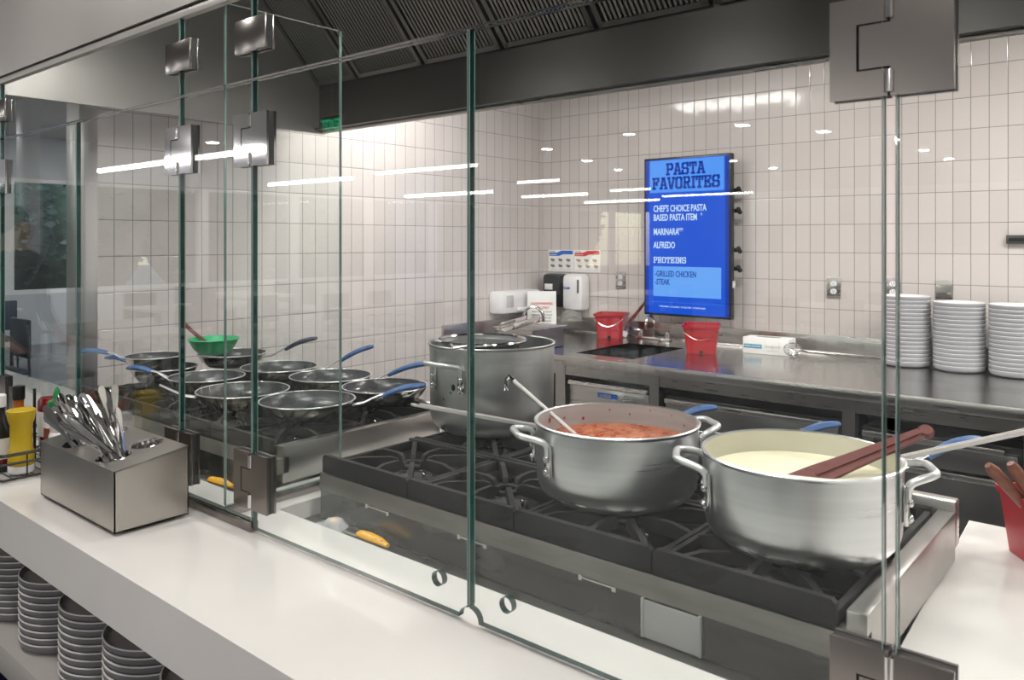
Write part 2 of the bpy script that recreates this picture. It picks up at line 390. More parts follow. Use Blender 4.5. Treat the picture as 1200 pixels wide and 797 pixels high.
# slab lettering made of strokes (each letter on a 4 x 6 grid)
SLAB = {
 'P': [[(0.6,0),(0.6,6),(3.2,6),(3.9,5.3),(3.9,3.6),(3.2,2.9),(0.6,2.9)], [(-.2,0),(1.6,0)], [(-.2,6),(1,6)]],
 'A': [[(0.3,0),(1.7,6),(2.5,6),(3.9,0)], [(0.9,2),(3.3,2)], [(-.4,0),(1.1,0)], [(3.1,0),(4.6,0)], [(1,6),(2.4,6)]],
 'S': [[(0.1,1.6),(0.1,0.5),(0.8,0),(3.2,0),(3.9,0.6),(3.9,2.4),(3.3,3),(0.8,3.1),(0.2,3.7),(0.2,5.4),(0.9,6),(3.2,6),(3.8,5.4),(3.8,4.5)], [(0.1,0),(0.1,1.4)], [(3.8,6),(3.8,4.6)]],
 'T': [[(2,0),(2,6)], [(0,6),(4,6)], [(0,6),(0,4.4)], [(4,6),(4,4.4)], [(1,0),(3,0)]],
 'F': [[(0.6,0),(0.6,6)], [(-.2,6),(3.8,6),(3.8,4.5)], [(0.6,3.1),(2.7,3.1)], [(2.6,3.9),(2.6,2.3)], [(-.2,0),(1.7,0)]],
 'V': [[(0.3,6),(1.7,0),(2.5,0),(3.9,6)], [(-.4,6),(1.1,6)], [(3.1,6),(4.6,6)]],
 'O': [[(0.9,0),(0.2,0.8),(0.2,5.2),(0.9,6),(3.1,6),(3.8,5.2),(3.8,0.8),(3.1,0),(0.9,0)]],
 'R': [[(0.6,0),(0.6,6),(3.1,6),(3.7,5.4),(3.7,3.7),(3.1,3.1),(0.6,3.1)], [(2.4,3.1),(3.6,0),(4.3,0)], [(-.2,0),(1.5,0)], [(-.2,6),(1,6)]],
 'I': [[(2,0),(2,6)], [(1,0),(3,0)], [(1,6),(3,6)]],
 'E': [[(0.6,0),(0.6,6)], [(-.2,6),(3.8,6),(3.8,4.6)], [(0.6,3.1),(2.8,3.1)], [(2.7,3.8),(2.7,2.4)], [(-.2,0),(3.8,0),(3.8,1.4)]],
 'N': [[(0.5,0),(0.5,6)], [(0.5,6),(3.5,0)], [(3.5,0),(3.5,6)], [(-.3,0),(1.3,0)], [(-.3,6),(1,6)], [(2.8,6),(4.3,6)]],
}
def slab(name, body, x0, x1, z0, h, m, parent, stroke=1.25, y=0.0):
    mb = MB(); n = len(body)
    adv = {'I': 3.3}; ws = [adv.get(c, 5.6) for c in body]; tot = sum(ws)
    sx = (x1-x0)/tot; sz = h/6.0; cx = x0
    for c, wd in zip(body, ws):
        ox = 0.6 if c != 'I' else -.35
        for st in SLAB[c]:
            for (a, b), (c2, d) in zip(st[:-1], st[1:]):
                p = Vector((cx+(a+ox)*sx, b*sz+z0)); q = Vector((cx+(c2+ox)*sx, d*sz+z0))
                t = (q-p).normalized(); wx = stroke*min(sx, sz)*0.5
                if abs(t.x) > .9: wx *= .82
                nn = Vector((-t.y, t.x))*wx; e = t*wx*.9
                P = [p-e+nn, p-e-nn, q+e-nn, q+e+nn]
                mb.prism([(v.x, v.y) for v in P], y-0.0006, y+0.0004, 'XZ')
        cx += wd*sx
    return mb.build(name, m, parent)

# ------------------------------------------------------------------ SETTING
WY, WX = 4.461, -3.475
struct(MB().box(WX-.12, 2.6, WY, WY+.15, 0, 3.2).build('wall_back', M['tile_back']))
struct(MB().box(WX-.12, WX, 1.36, WY, 0, 3.2).build('wall_left', M['tile_left']))
o = struct(MB().box(WX-.125, WX+.006, 1.345, 1.42, 0, 3.2, .003).build('trim_1', M['steel_v']))
struct(MB().box(2.6, 2.75, -4.0, WY+.15, 0, 3.2).build('wall_right', M['white_paint']))
struct(MB().box(-14, 6, -22, 6.5, -0.1, 0).build('floor', M['floor']))
struct(MB().box(-14, 6, -22, 2.2, 3.06, 3.2).build('ceiling', M['dining_ceiling']))
struct(MB().box(-14, WX-.12, 2.2, 6.5, 3.06, 3.2).build('ceiling', M['dining_ceiling']))
struct(MB().box(WX, 2.6, 2.43, WY, 2.70, 2.8).build('ceiling', M['kitchen_ceiling']))
struct(MB().box(-14, 6, -22.15, -22, 0, 3.2).build('wall_rear', M['dining_wall']))
struct(MB().box(6, 6.15, -22, -4, 0, 3.2).build('wall_dining_right', M['dining_wall']))
struct(MB().box(2.75, 6, -4.15, -4, 0, 3.2).build('wall_dining_return', M['dining_wall']))
struct(MB().box(-14, WX-.12, 6.4, 6.5, 0, 3.2).build('wall_far_end', M['dining_wall']))
# window wall at X = -13
mb = MB(); mb.box(-13.1, -12.95, -22, 6.5, 0, .75); mb.box(-13.1, -12.95, -22, 6.5, 2.45, 3.2)
struct(mb.build('wall_window_side', M['dining_wall']))
wy = -20.0; wi = 1
while wy < 6:
    fr = MB()
    fr.box(-13.08, -12.96, wy, wy+.09, .75, 2.45); fr.box(-13.08, -12.96, wy+1.76, wy+1.85, .75, 2.45)
    fr.box(-13.08, -12.96, wy+.09, wy+1.76, .75, .81); fr.box(-13.08, -12.96, wy+.09, wy+1.76, 2.39, 2.45)
    f_ = struct(fr.build('window_%d' % wi, M['white_paint']))
    p_ = MB().box(-13.03, -13.02, wy+.09, wy+1.76, .81, 2.39).build('window_pane', M['glass'], f_)
    wy += 1.85; wi += 1
# outdoors
tag(MB().box(-60, -13.2, -45, 30, -.6, -.3).build('lawn', M['grass']), 'green lawn outside the dining room windows', 'lawn', kind='structure')
def tree_proto(h, r):
    t = thing('tree', 'leafy dark green tree outside the dining room windows', 'tree', (0, 0, -.3), group='trees outside the windows')
    MB().tube([(0, 0, 0), (.1, 0, h*.3), (0, .1, h*.5)], [.22, .16, .08]).build('trunk', M['bark'], t)
    mb = MB()
    mb.sphere((0, 0, h*.48), r*.92, n=12, sc=(1, 1, h*.53/r))
    for i in range(3600):
        a, b_ = random.uniform(0, 2*PI), math.acos(random.uniform(-1, 1)); rr = r*random.uniform(.82, 1.0)
        p = Vector((rr*math.sin(b_)*math.cos(a), rr*math.sin(b_)*math.sin(a), h*.5+rr*h*.48/r*math.cos(b_)))
        s = random.uniform(.06, .15)
        T = Matrix.Translation(p) @ Matrix.Rotation(random.uniform(0, 6), 4, 'Z') @ Matrix.Rotation(random.uniform(0, 3), 4, 'X')
        mb.add([(-s, 0, 0), (0, -s*.5, 0), (s, 0, .05), (0, s*.5, 0)], [(0, 1, 2, 3)], T=T)
    mb.build('crown', M['leaf'], t)
    return t
tp_ = tree_proto(6.4, 2.0)
tfirst = True
for row, (tx_, off) in enumerate(((-17.5, 0), (-21.8, 2.1), (-26.2, .6), (-30.5, 2.9))):
    for k in range(10):
        t_ = tp_ if tfirst else copy_tree(tp_); tfirst = False
        t_.location = (tx_+(k % 2)*.1, -21+off+k*4.15, -.3); t_.rotation_euler = (0, 0, k*1.3+row)

# ------------------------------------------------------------------ HOOD
hood = thing('exhaust_hood', 'long stainless kitchen exhaust hood with ribbed filters above the stoves', 'hood', (0, 0, 2.06))
HX0, HX1 = -3.25, 1.6
mb = MB()
mb.box(HX0, HX1, .918, .945, .018, .98)
mb.build('front_panel', M['hood_steel'], hood)
MB().box(HX0, HX1, .924, .942, -.004, .014, .001).build('front_lip', M['hood_steel'], hood)
MB().box(HX0, HX1, .924, .942, .0142, .018).build('front_channel', M['black'], hood)
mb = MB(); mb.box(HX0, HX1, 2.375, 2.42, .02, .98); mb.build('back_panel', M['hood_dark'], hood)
mb = MB(); mb.tube([(HX0, 2.40, .010), (HX1, 2.40, .010)], .011, 12)
mb.build('back_lip', M['steel'], hood)
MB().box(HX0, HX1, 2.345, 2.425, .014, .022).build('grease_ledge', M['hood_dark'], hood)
MB().box(HX0-.03, HX0, .905, 2.42, .0, .98).build('end_panel', M['hood_steel'], hood)
MB().box(HX1, HX1+.03, .905, 2.42, .0, .98).build('end_panel', M['hood_steel'], hood)
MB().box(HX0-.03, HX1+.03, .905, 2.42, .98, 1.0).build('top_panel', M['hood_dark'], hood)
# sloped baffle filters, each one a part; ribs run up the slope
ca, sa = math.cos(math.radians(48)), math.sin(math.radians(48))
fx = -3.385
k = 0
while fx < HX1-.3:
    x0, x1 = max(fx+.012, HX0), fx+.438
    mb = MB()
    T = Matrix.Translation((0, 2.37, .235)) @ Matrix.Rotation(-math.radians(48), 4, 'X')
    # local: -Y goes up the slope, Z is out of the filter towards the room
    L = .62
    mb.box(x0, x0+.022, -L, 0, -.012, .01, T=T); mb.box(x1-.022, x1, -L, 0, -.012, .01, T=T)
    mb.box(x0, x1, -.02, 0, -.012, .01, T=T); mb.box(x0, x1, -L, -L+.02, -.012, .01, T=T)
    rx = x0+.03
    while rx < x1-.03:
        mb.prism([(rx, .008), (rx+.0115, .008), (rx+.0115, -.004), (rx+.0057, -.010), (rx, -.004)], -L+.02, -.02, 'XZ', T=T)
        rx += .0195
    mb.build('baffle_filter', M['filter'], hood)
    MB().box(x0, x1, -L, 0, .03, .04, T=T).build('filter_backing', M['black'], hood)
    fx += .446; k += 1
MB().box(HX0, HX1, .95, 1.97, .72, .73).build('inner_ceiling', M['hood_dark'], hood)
for hx in (-2.6, -1.6, -0.7, 0.2):
    hl = thing('hood_lamp', 'oblong caged lamp under the roof of the exhaust hood', 'lamp', (hx, 1.22, 2.7895), group='lamps inside the exhaust hood')
    MB().box(-.2, .2, -.08, .08, -.06, -.01, .01).build('housing', M['steel'], hl)
    MB().box(-.17, .17, -.06, .06, -.09, -.06, .01).build('lens', M['hood_lamp'], hl)
for i, (lx, ly_, hx_, hy_, lab) in enumerate(((-2.80, 2.78, .54, .19, 'lit rectangular ceiling panel above the sink end of the worktop'), (.75, 3.30, .62, .32, 'added out-of-view ceiling panel lighting the plate end of the worktop'))):
    pl = thing('ceiling_light', lab, 'ceiling light', (lx, ly_, 2.70))
    MB().box(-hx_, hx_, -hy_, hy_, -.015, 0).build('frame', M['white_paint'], pl)
    MB().box(-hx_+.02, hx_-.02, -hy_+.02, hy_-.02, -.02, -.015).build('diffuser', M['panel_lamp'], pl)

for kx, ky in ((-1.55, 3.45), (-.35, 3.45)):  # fixtures for the added lamps that brighten the wall
    t = thing('downlight', 'round downlight added in the kitchen ceiling to brighten the tiled wall', 'downlight', (kx, ky, 2.70), group='added downlights brightening the tiled wall')
    MB().lathe([(.075, 0), (.08, -.006), (.06, -.008), (.055, -.002)], 20).build('trim_ring', M['white_paint'], t)
    MB().lathe([(.055, -.003), (.001, -.003)], 20).build('lens', M['hood_lamp'], t)

# ------------------------------------------------------------------ BACK WORKTOP
CZ = .914
wt = thing('worktop', 'long stainless steel worktop with a sunken sink and backsplash along the tiled wall', 'worktop', (0, 0, 0))
CF = 3.44
sx0, sx1, sy0, sy1 = -2.56, -2.19, 3.57, 4.12
X1 = 2.55
mb = MB()
for (a, b_, c, d) in ((WX+.002, sx0, CF, WY-.002), (sx1, X1, CF, WY-.002), (sx0, sx1, CF, sy0), (sx0, sx1, sy1, WY-.002)):
    mb.box(a, b_, c, d, CZ-.012, CZ)
mb.build('top', M['counter_steel'], wt)
mb = MB(); mb.box(WX+.002, X1, CF-.012, CF+.004, CZ-.045, CZ+.0005, .005); mb.build('front_nose', M['steel'], wt)
MB().box(WX+.002, X1, CF+.012, CF+.03, .812, CZ-.03).build('apron', M['steel'], wt)
mb = MB(); mb.box(WX+.002, X1, WY-.02, WY-.002, CZ, 1.013, .003)
mb.build('backsplash', M['steel'], wt)
MB().box(WX+.002, WX+.02, CF, WY-.02, CZ, 1.013, .003).build('side_splash', M['steel_v'], wt)
mb = MB(); mb.tube([(WX+.02, WY-.03, CZ+.004), (X1, WY-.03, CZ+.004)], .005, 8); mb.build('cove_seam', M['chrome'], wt)
mb = MB()
zb = CZ-.2
mb.box(sx0-.004, sx0, sy0, sy1, zb, CZ-.001); mb.box(sx1, sx1+.004, sy0, sy1, zb, CZ-.001)
mb.box(sx0, sx1, sy0-.004, sy0, zb, CZ-.001); mb.box(sx0, sx1, sy1, sy1+.004, zb, CZ-.001); mb.box(sx0, sx1, sy0, sy1, zb-.004, zb)
sk = mb.build('sink_basin', M['counter_steel'], wt)
MB().lathe([(.0, .002), (.03, .002), (.045, .006), (.05, 0)], 24, T=LA((sx1-.1, sy1-.003, CZ-.09), rx=PI/2)).build('overflow', M['chrome'], sk)
for x0, x1 in ((-2.605, -2.541), (-2.023, -1.97), (-1.097, -1.045), (-.45, -.395), (.25, .3), (1.2, 1.25)):
    MB().box(x0, x1, CF+.008, CF+.06, 0, CZ-.04).build('upright', M['steel_v'], wt)
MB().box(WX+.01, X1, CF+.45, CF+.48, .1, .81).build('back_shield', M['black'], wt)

# undercounter fridges
def fridge(x0, x1, ztop, label, style):
    t = thing('drawer_fridge', label, 'fridge', ((x0+x1)/2, CF+.03, 0))
    w = (x1-x0)/2
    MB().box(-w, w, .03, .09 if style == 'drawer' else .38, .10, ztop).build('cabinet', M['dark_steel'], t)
    fm = M['steel'] if style == 'drawer' else M['fridge_face']
    zz = ztop
    hts = (.30, .30) if style != 'tall' else (.115, .45)
    for i, hh in enumerate(hts):
        z1 = zz-.006; z0 = zz-hh
        d = MB().box(-w+.01, w-.01, .0, .03, z0, z1-.035 if style == 'drawer' else z1-.022, .003).build('drawer', fm, t)
        if style == 'drawer':
            h = MB(); h.prism([(-.012, z1-.010), (.02, z1), (.03, z1-.03), (.0, z1-.036), (-.02, z1-.028)], -w+.012, w-.012, 'YZ'); h.build('handle', M['steel'], d)
        else:
            h = MB(); h.box(-w+.01, w-.05, -.015, .006, z1-.024, z1, .003); h.build('handle', M['steel'], d)
        zz = z0-.004
    MB().box(-w+.02, w-.02, .05, .085 if style == 'drawer' else .35, 0.001, .099).build('plinth', M['black'], t)
    return t
f1 = fridge(-2.538, -2.028, .800, 'stainless drawer fridge with a blue label beneath the sink', 'drawer')
lb = MB().box(-.062, .060, -.002, .0, .712, .738).build('label_plate', M['ink_blue'], f1)
text_mesh('lettering', 'CHEESE', .022, M['ink_pale'], lb, LA((-.045, -.003, .717)), sx=.9)
f2 = fridge(-1.955, -1.11, .765, 'grey drawer fridge in the black gap left of the middle upright', 'plain')
lb = MB().box(.25, .335, -.002, .0, .695, .712).build('label_plate', M['ink_pale'], f2)
f3 = fridge(-1.03, -.46, .752, 'undercounter fridge with red temperature digits behind the cream pot', 'tall')
lb = MB().box(-.23, -.13, -.02, -.002, .66, .722, .004).build('display', M['black_plastic'], f3)
text_mesh('digits', '38', .032, M['led_red'], lb, LA((-.20, -.022, .675)), sx=1.0, bold=.0006)
f4 = fridge(-.385, .24, .765, 'long grey drawer fridge with a small dark badge at the right', 'tall')
lb = MB().box(-.06, .01, -.004, .0, .49, .512).build('badge', M['ketchup'], f4)
text_mesh('lettering', 'VULCAN', .014, M['ink_pale'], lb, LA((-.056, -.005, .496)))
fridge(.31, 1.19, .765, 'grey drawer fridge at the far right of the worktop', 'plain')

# ------------------------------------------------------------------ things on the back wall
def outlet(x, z, w, h, lab, blank=False):
    t = thing('wall_outlet' if not blank else 'blank_wall_plate', lab, 'outlet' if not blank else 'wall plate', (x, WY-.001, z))
    MB().box(-w/2, w/2, -.007, 0, -h/2, h/2, .003).build('cover_plate', M['steel'], t)
    if not blank:
        for s in (-1, 1):
            rc = MB().lathe([(0, 0), (.0165, 0), (.017, .004)], 20, T=LA((0, -.011, s*.021), rx=-PI/2) @ Matrix.Diagonal((1, .85, 1, 1))).build('socket', M['white_plastic'], t)
            mb = MB()
            for q in (-.006, .006): mb.box(q-.001, q+.001, -.0118, -.0108, s*.021-.001, s*.021+.007)
            mb.box(-.002, .002, -.0118, -.0108, s*.021-.009, s*.021-.005)
            mb.build('slot', M['black'], rc)
outlet(-2.83, 1.272, .074, .114, 'steel outlet plate between the soap dispensers and the blue screen')
outlet(-1.462, 1.276, .074, .114, 'steel outlet plate above the glove box, right of the blue screen')
outlet(-1.16, 1.285, .074, .114, 'steel outlet plate peeking above the leftmost tall plate stack')
outlet(-.92, 1.285, .074, .095, 'blank steel wall plate above the middle tall plate stack', True)
hk = thing('wall_bar', 'dark magnetic bar fixed to the tiled wall at the right edge', 'bar', (-.45, WY-.02, 1.538))
MB().box(-.2, .25, -.004, .016, -.021, .021, .003).build('bar', M['dark_steel'], hk)
MB().box(-.19, .24, -.006, -.004, -.008, .008, .001).build('magnet_strip', M['black_plastic'], hk)

# posters
def poster(x0, x1, z0, z1, col, lab):
    t = thing('poster', lab, 'poster', ((x0+x1)/2, WY-.002, (z0+z1)/2))
    w, h = x1-x0, z1-z0
    MB().box(-w/2, w/2, -.0015, 0, -h/2, h/2).build('sheet', M['white_paper'], t)
    mb = MB(); mb.prism([(-w*.47, h*.46), (-w*.47, h*.25), (-w*.1, h*.25), (w*.12, h*.32), (w*.47, h*.32), (w*.47, h*.46)][::-1] if False else [(-w*.47, h*.38), (-w*.47, h*.22), (-w*.08, h*.22), (w*.1, h*.30), (w*.47, h*.30), (w*.47, h*.47), (w*.02, h*.47), (-w*.14, h*.38)], -.0026, -.0016, 'XZ'); mb.build('banner', col, t)
    text_mesh('lettering', 'EMPLOYEES MUST', .010, M['white_paper'], t, LA((-w*.44, -.0028, h*.26)), sx=.8)
    text_mesh('caption', 'WASH HANDS', .009, M['ink_grey'], t, LA((-w*.46, -.0028, h*.41)), sx=.8)
    mb = MB(); mt = MB()
    for r in range(2):
        for c in range(3):
            x = -w*.42+c*w*.31; z = h*.10-r*h*.27
            if col is M['ink_red'] and r == 1: x += w*.05
            mb.prism([(x, z), (x+w*.14, z-.002), (x+w*.19, z-h*.08), (x+w*.12, z-h*.15), (x+w*.03, z-h*.12)], -.0022, -.0016, 'XZ')
            mt.box(x+w*.04, x+w*.24, -.0022, -.0016, z-h*.19, z-h*.175)
            mt.box(x, x+w*.18, -.0022, -.0016, z-h*.225, z-h*.215)
    mt.box(-w*.45, w*.4, -.0022, -.0016, -h*.44, -h*.425)
    mb.build('pictogram_print', M['ink_tan'] if col is M['ink_red'] else M['ink_grey'], t)
    mt.build('small_print', M['ink_pale'], t)
poster(-3.430, -3.212, 1.318, 1.468, M['ink_blue'], 'white hand washing poster with a blue banner above the dispensers')
poster(-3.208, -2.992, 1.318, 1.468, M['ink_red'], 'white hygiene poster with a red banner above the white dispenser')

# dispensers
d = thing('soap_dispenser', 'black rounded dispenser on the tiled wall under the blue poster', 'dispenser', (-3.325, WY-.001, 1.19))
MB().box(-.082, .082, -.11, 0, -.115, .115, .028).build('body', M['black_plastic'], d)
lp = MB().box(-.055, .012, -.113, -.109, .005, .045, .003).build('label_plate', M['white_plastic'], d)
MB().box(-.03, .03, -.112, -.09, -.112, -.06, .01).build('lever', M['dark_steel'], d)
d = thing('soap_dispenser', 'white rounded dispenser with a smoky cup beneath, beside the black one', 'dispenser', (-3.155, WY-.001, 1.18))
MB().box(-.085, .085, -.105, 0, -.12, .125, .03).build('body', M['white_plastic'], d)
MB().box(.045, .06, -.109, -.104, 0, .09, .004).build('sight_window', M['dark_steel'], d)
text_mesh('lettering', 'Ecolab', .022, M['ink_blue'], d, LA((-.065, -.107, .025)), sx=.9, bold=.0006)
mb = MB(); mb.lathe([(.075, 0), (.07, .045), (.04, .07), (.001, .078)], 24, T=LA((-.02, -.08, -.19)))
mb.build('drip_cup', M['smoke'], d)
d = thing('towel_dispenser', 'small white dispenser on the side wall above the hand faucet', 'dispenser', (WX+.001, 4.08, 1.125), -PI/2)
d.rotation_euler = (0, 0, -PI/2)
# local: -Y points to +... rotate so that the front faces +X
d.rotation_euler = (0, 0, PI/2)
MB().box(-.21, .20, -.12, 0, -.07, .075, .02).build('body', M['white_plastic'], d)
MB().box(-.17, -.10, -.125, -.119, -.03, .05, .004).build('front_window', M['ink_pale'], d)
MB().box(-.06, .18, -.14, -.119, -.055, -.035, .004).build('lower_lip', M['white_plastic'], d)

# ------------------------------------------------------------------ the menu screen
tv = thing('menu_screen', 'tall blue digital menu screen listing pasta favorites on the tiled wall', 'screen', (-2.289, 4.33, 1.5575))
TWd, THt = .577, .970
hw, hh = TWd/2, THt/2
mb = MB(); mb.box(-hw, hw, 0, .045, -hh, hh, .004); mb.build('casing', M['black_plastic'], tv)
iw, ih = hw-.012, hh-.013
MB().box(-iw, iw, -.0015, 0, -ih, ih).build('display', M['screen_blue'], tv)
def sx_(px): return -hw+(px-38)/(768-38)*TWd          # crop pixel to local X
def sq(name, x0, x1, z0, z1, m, y=-.0022): return MB().box(x0, x1, y, y+.0006, z0, z1).build(name, m, tv)
sq('side_stripe', -iw, -iw+.022, -ih, ih, M['screen_navy'])
sq('side_stripe', iw-.022, iw, -ih, ih, M['screen_navy'])
sq('title_panel', -iw+.03, iw-.03, hh-.215, hh-.018, M['screen_light'])
slab('title_lettering', 'PASTA', -.132, .128, hh-.105, .062, M['screen_navy'], tv, 1.5, -.0032)
slab('title_lettering', 'FAVORITES', -.228, .224, hh-.190, .062, M['screen_navy'], tv, 1.5, -.0032)
def tl(body, x, z, size, m, sx=.62, bold=.0012, spacing=1.0): return text_mesh('menu_lettering', body, size, m, tv, LA((x, -.0030, z)), sx=sx, bold=bold, spacing=spacing)
XL = -hw+.068
tl("CHEF'S CHOICE PASTA", XL, hh-.332, .056, M['screen_white'])
tl("BASED PASTA ITEM", XL, hh-.387, .056, M['screen_white'])
tl("*", XL+.318, hh-.375, .040, M['screen_white'])
tl("MARINARA", XL, hh-.474, .056, M['screen_white'])
tl("***", XL+.168, hh-.466, .045, M['screen_white'])
tl("ALFREDO", XL, hh-.556, .056, M['screen_white'])
slab('menu_lettering', 'PROTEINS', XL, XL+.225, hh-.645, .032, M['screen_white'], tv, 1.15, -.0030)
sq('protein_panel', XL-.002, iw-.048, hh-.852, hh-.668, M['screen_pale'])
tl("-GRILLED CHICKEN", XL+.010, hh-.730, .050, M['screen_navy'], sx=.64, bold=.0008)
tl("-STEAK", XL+.010, hh-.780, .050, M['screen_navy'], sx=.64, bold=.0008)
sq('rule_line', -iw+.04, iw-.04, hh-.888, hh-.8865, M['screen_light'])
tl("V VEGETARIAN  |  GF GLUTEN  |  DF DAIRY FREE  |  PG PLANT BASED", XL+.04, hh-.918, .014, M['screen_white'], sx=.72, bold=.0)
mb = MB(); mb.box(-.2, .2, .045, .13, -.25, .25); mb.build('wall_mount', M['black'], tv)
for z in (.27, .15, -.08, -.19):
    mb = MB(); mb.box(hw-.06, hw+.022, .06, .075, z-.012, z+.012, .003); mb.tube([(hw+.018, .055, z+.012), (hw+.018, .085, z-.012)], .013, 10)
    mb.build('mount_knob', M['black'], tv)
MB().box(hw-.002, hw+.012, .02, .03, -.30, -.26).build('cable_tag', M['white_plastic'], tv)

# ------------------------------------------------------------------ on the worktop
def pail(name, lab, loc, rz, w=.2, h=.155, handles=True):
    t = thing(name, lab, 'bucket', loc, rz)
    a, b_ = w/2, w*.375
    mb = MB()
    def sqr(r, z, c=.82, n=5):
        pts = []
        for q in range(4):
            base = q*PI/2
            for i in range(n):
                ang = base+(PI/2)*(i/(n-1))
                cx, cy = [(1, 1), (-1, 1), (-1, -1), (1, -1)][q]
                pts.append((cx*r*c+r*(1-c)*math.cos(ang), cy*r*c+r*(1-c)*math.sin(ang), z))
        return pts
    rings = [sqr(b_, 0), sqr(b_+(a*.93-b_)*.9, h*.88), sqr(a*.98, h*.9), sqr(a, h), sqr(a*.92, h), sqr(a*.90, h*.86), sqr(b_*.94, .006)]
    n = len(rings[0]); vs = [p for r in rings for p in r]; fs = []
    for j in range(len(rings)-1):
        for i in range(n): fs.append((j*n+i, j*n+(i+1) % n, (j+1)*n+(i+1) % n, (j+1)*n+i))
    fs.append(tuple(reversed(range(n)))); fs.append(tuple((len(rings)-1)*n+i for i in range(n)))
    mb.add(vs, fs, 0, True)
    mb.build('tub', M['red'], t)
    pts = []
    for i in range(13):
        u = i/12.0; pts.append(((-1+2*u)*a*.97, -a*.99-.004-.012*math.sin(PI*u), h*.82-math.sin(PI*u)*h*.32))
    MB().tube(pts, .0022, 6).build('wire_handle', M['chrome'], t)
    mb = MB(); mb.box(-.008, .012, -b_-.006, -b_+.003, .002, .016); mb.build('foot_notch', M['black'], t)
    return t
CAMF = math.radians(40.21)
p1 = pail('sanitizer_bucket', 'red square bucket with a brush standing in it, left of the blue screen', (-2.80, 4.30, CZ), math.radians(20))
mb = MB(); mb.tube([(0, 0, 0), (.012, .0, .06), (.05, .0, .2)], [.010, .013, .009], 10); mb.tube([(.05, 0, .2), (.062, 0, .235)], [.009, .012], 8)
br = mb.build('brush_handle', M['maroon'], None, (-2.725, 4.33, .96), (0, math.radians(22), math.radians(25)))
tag(br, 'maroon brush handle leaning out of the red bucket below the screen', 'brush')
br.name = 'cleaning_brush'
mb = MB(); mb.box(-.03, .03, -.02, .02, -.035, .0, .006); mb.build('bristle_block', M['white_plastic'], br)
pail('sanitizer_bucket', 'red square bucket directly under the blue screen, right of the faucet', (-2.045, 4.05, CZ), math.radians(24), w=.205)

# faucet behind the sink
fa = thing('sink_faucet', 'chrome two handle faucet with curved spout behind the sink', 'faucet', (-2.53, 4.37, CZ))
MB().box(-.12, .12, -.022, .022, 0, .016, .006).build('base_plate', M['chrome'], fa)
pts = [(0, 0, .01), (0, 0, .10)]+[(0, -.05+.05*math.cos(a), .10+.05*math.sin(a)) for a in [i*PI/8 for i in range(1, 9)]]+[(0, -.10, .07)]
MB().tube(pts, .009, 10).build('spout', M['chrome'], fa)
for s in (-1, 1):
    mb = MB(); mb.lathe([(.018, .0), (.016, .03), (.012, .045), (.001, .05)], 16, T=LA((s*.095, 0, .01))); mb.tube([(s*.095, 0, .05), (s*.125, -.03, .058)], [.006, .005], 8)
    mb.build('tap_handle', M['chrome'], fa)
fh = thing('hand_faucet', 'chrome gooseneck faucet in the corner left of the paper sign', 'faucet', (-3.30, 4.02, CZ))
pts = [(0, 0, 0), (0, 0, .12)]+[(.065-.065*math.cos(a), -.0, .12+.065*math.sin(a)) for a in [i*PI/10 for i in range(1, 11)]]+[(.13, 0, .09)]
MB().tube(pts, .011, 10, T=Matrix.Rotation(math.radians(30), 4, 'Z')).build('gooseneck', M['chrome'], fh)
MB().lathe([(.03, 0), (.026, .012), (.016, .03), (.011, .03)], 20, cap0=True).build('base', M['chrome'], fh)
for s in (-1, 1): MB().tube([(0, 0, .02), (-.02, s*.05, .04)], [.007, .005], 8).build('lever', M['chrome'], fh)

# paper sign
sg = thing('paper_sign', 'white paper sign with red heading standing beside the hand faucet', 'sign', (-3.24, 4.13, CZ), math.radians(40))
sg.location = (-3.225, 4.12, CZ)
SH = .285
mb = MB(); mb.box(-.095, .095, 0, .002, .0, SH, T=Matrix.Rotation(math.radians(-6), 4, 'X')); mb.build('sheet', M['white_paper'], sg)
MB().box(-.10, .10, .0, .05, 0, .004).build('stand', M['clear_plastic'], sg)
TS = Matrix.Rotation(math.radians(-6), 4, 'X')
for i, (txt, z, s_, m_) in enumerate((('HANDWASHING', .195, .024, 'ink_red'), ('SINK ONLY', .168, .024, 'ink_red'), ('Wash hands with soap and', .145, .015, 'ink_grey'), ('warm water for 20 seconds', .125, .015, 'ink_grey'), ('Rinse hands and dry with', .105, .015, 'ink_grey'), ('a single paper towel and', .085, .015, 'ink_grey'), ('then turn off the faucet', .065, .015, 'ink_grey'), ('Thank you', .045, .015, 'ink_grey'))):
    text_mesh('lettering', txt, s_, M[m_], sg, TS @ LA((0, -.0012, z)), sx=.8, align='CENTER', bold=.0003)

# steel pan box next to sign
pb = thing('steam_table_pan', 'deep stainless food pan on the worktop in front of the paper sign', 'pan', (-2.90, 3.60, CZ), 0)
mb = MB()
ow, od, oh = .13, .145, .118
mb.box(-ow, ow, -od, od, 0, .003); mb.box(-ow, -ow+.003, -od, od, 0, oh); mb.box(ow-.003, ow, -od, od, 0, oh); mb.box(-ow, ow, -od, -od+.003, 0, oh); mb.box(-ow, ow, od-.003, od, 0, oh)
mb.build('pan_body', M['steel_v'], pb)
mb = MB(); mb.box(-ow-.02, ow+.02, -od-.02, -od+.003, oh-.003, oh, .001); mb.box(-ow-.02, ow+.02, od-.003, od+.02, oh-.003, oh, .001); mb.box(-ow-.02, -ow+.003, -od, od, oh-.003, oh, .001); mb.box(ow-.003, ow+.02, -od, od, oh-.003, oh, .001)
mb.build('rim', M['chrome'], pb)
lid = MB(); lid.box(-ow-.018, ow+.018, -od-.018, od+.018, oh+.0, oh+.004, .001); lid.box(-.05, .05, -.012, .012, oh+.012, oh+.018, .002); lid.build('lid', M['steel'], pb)

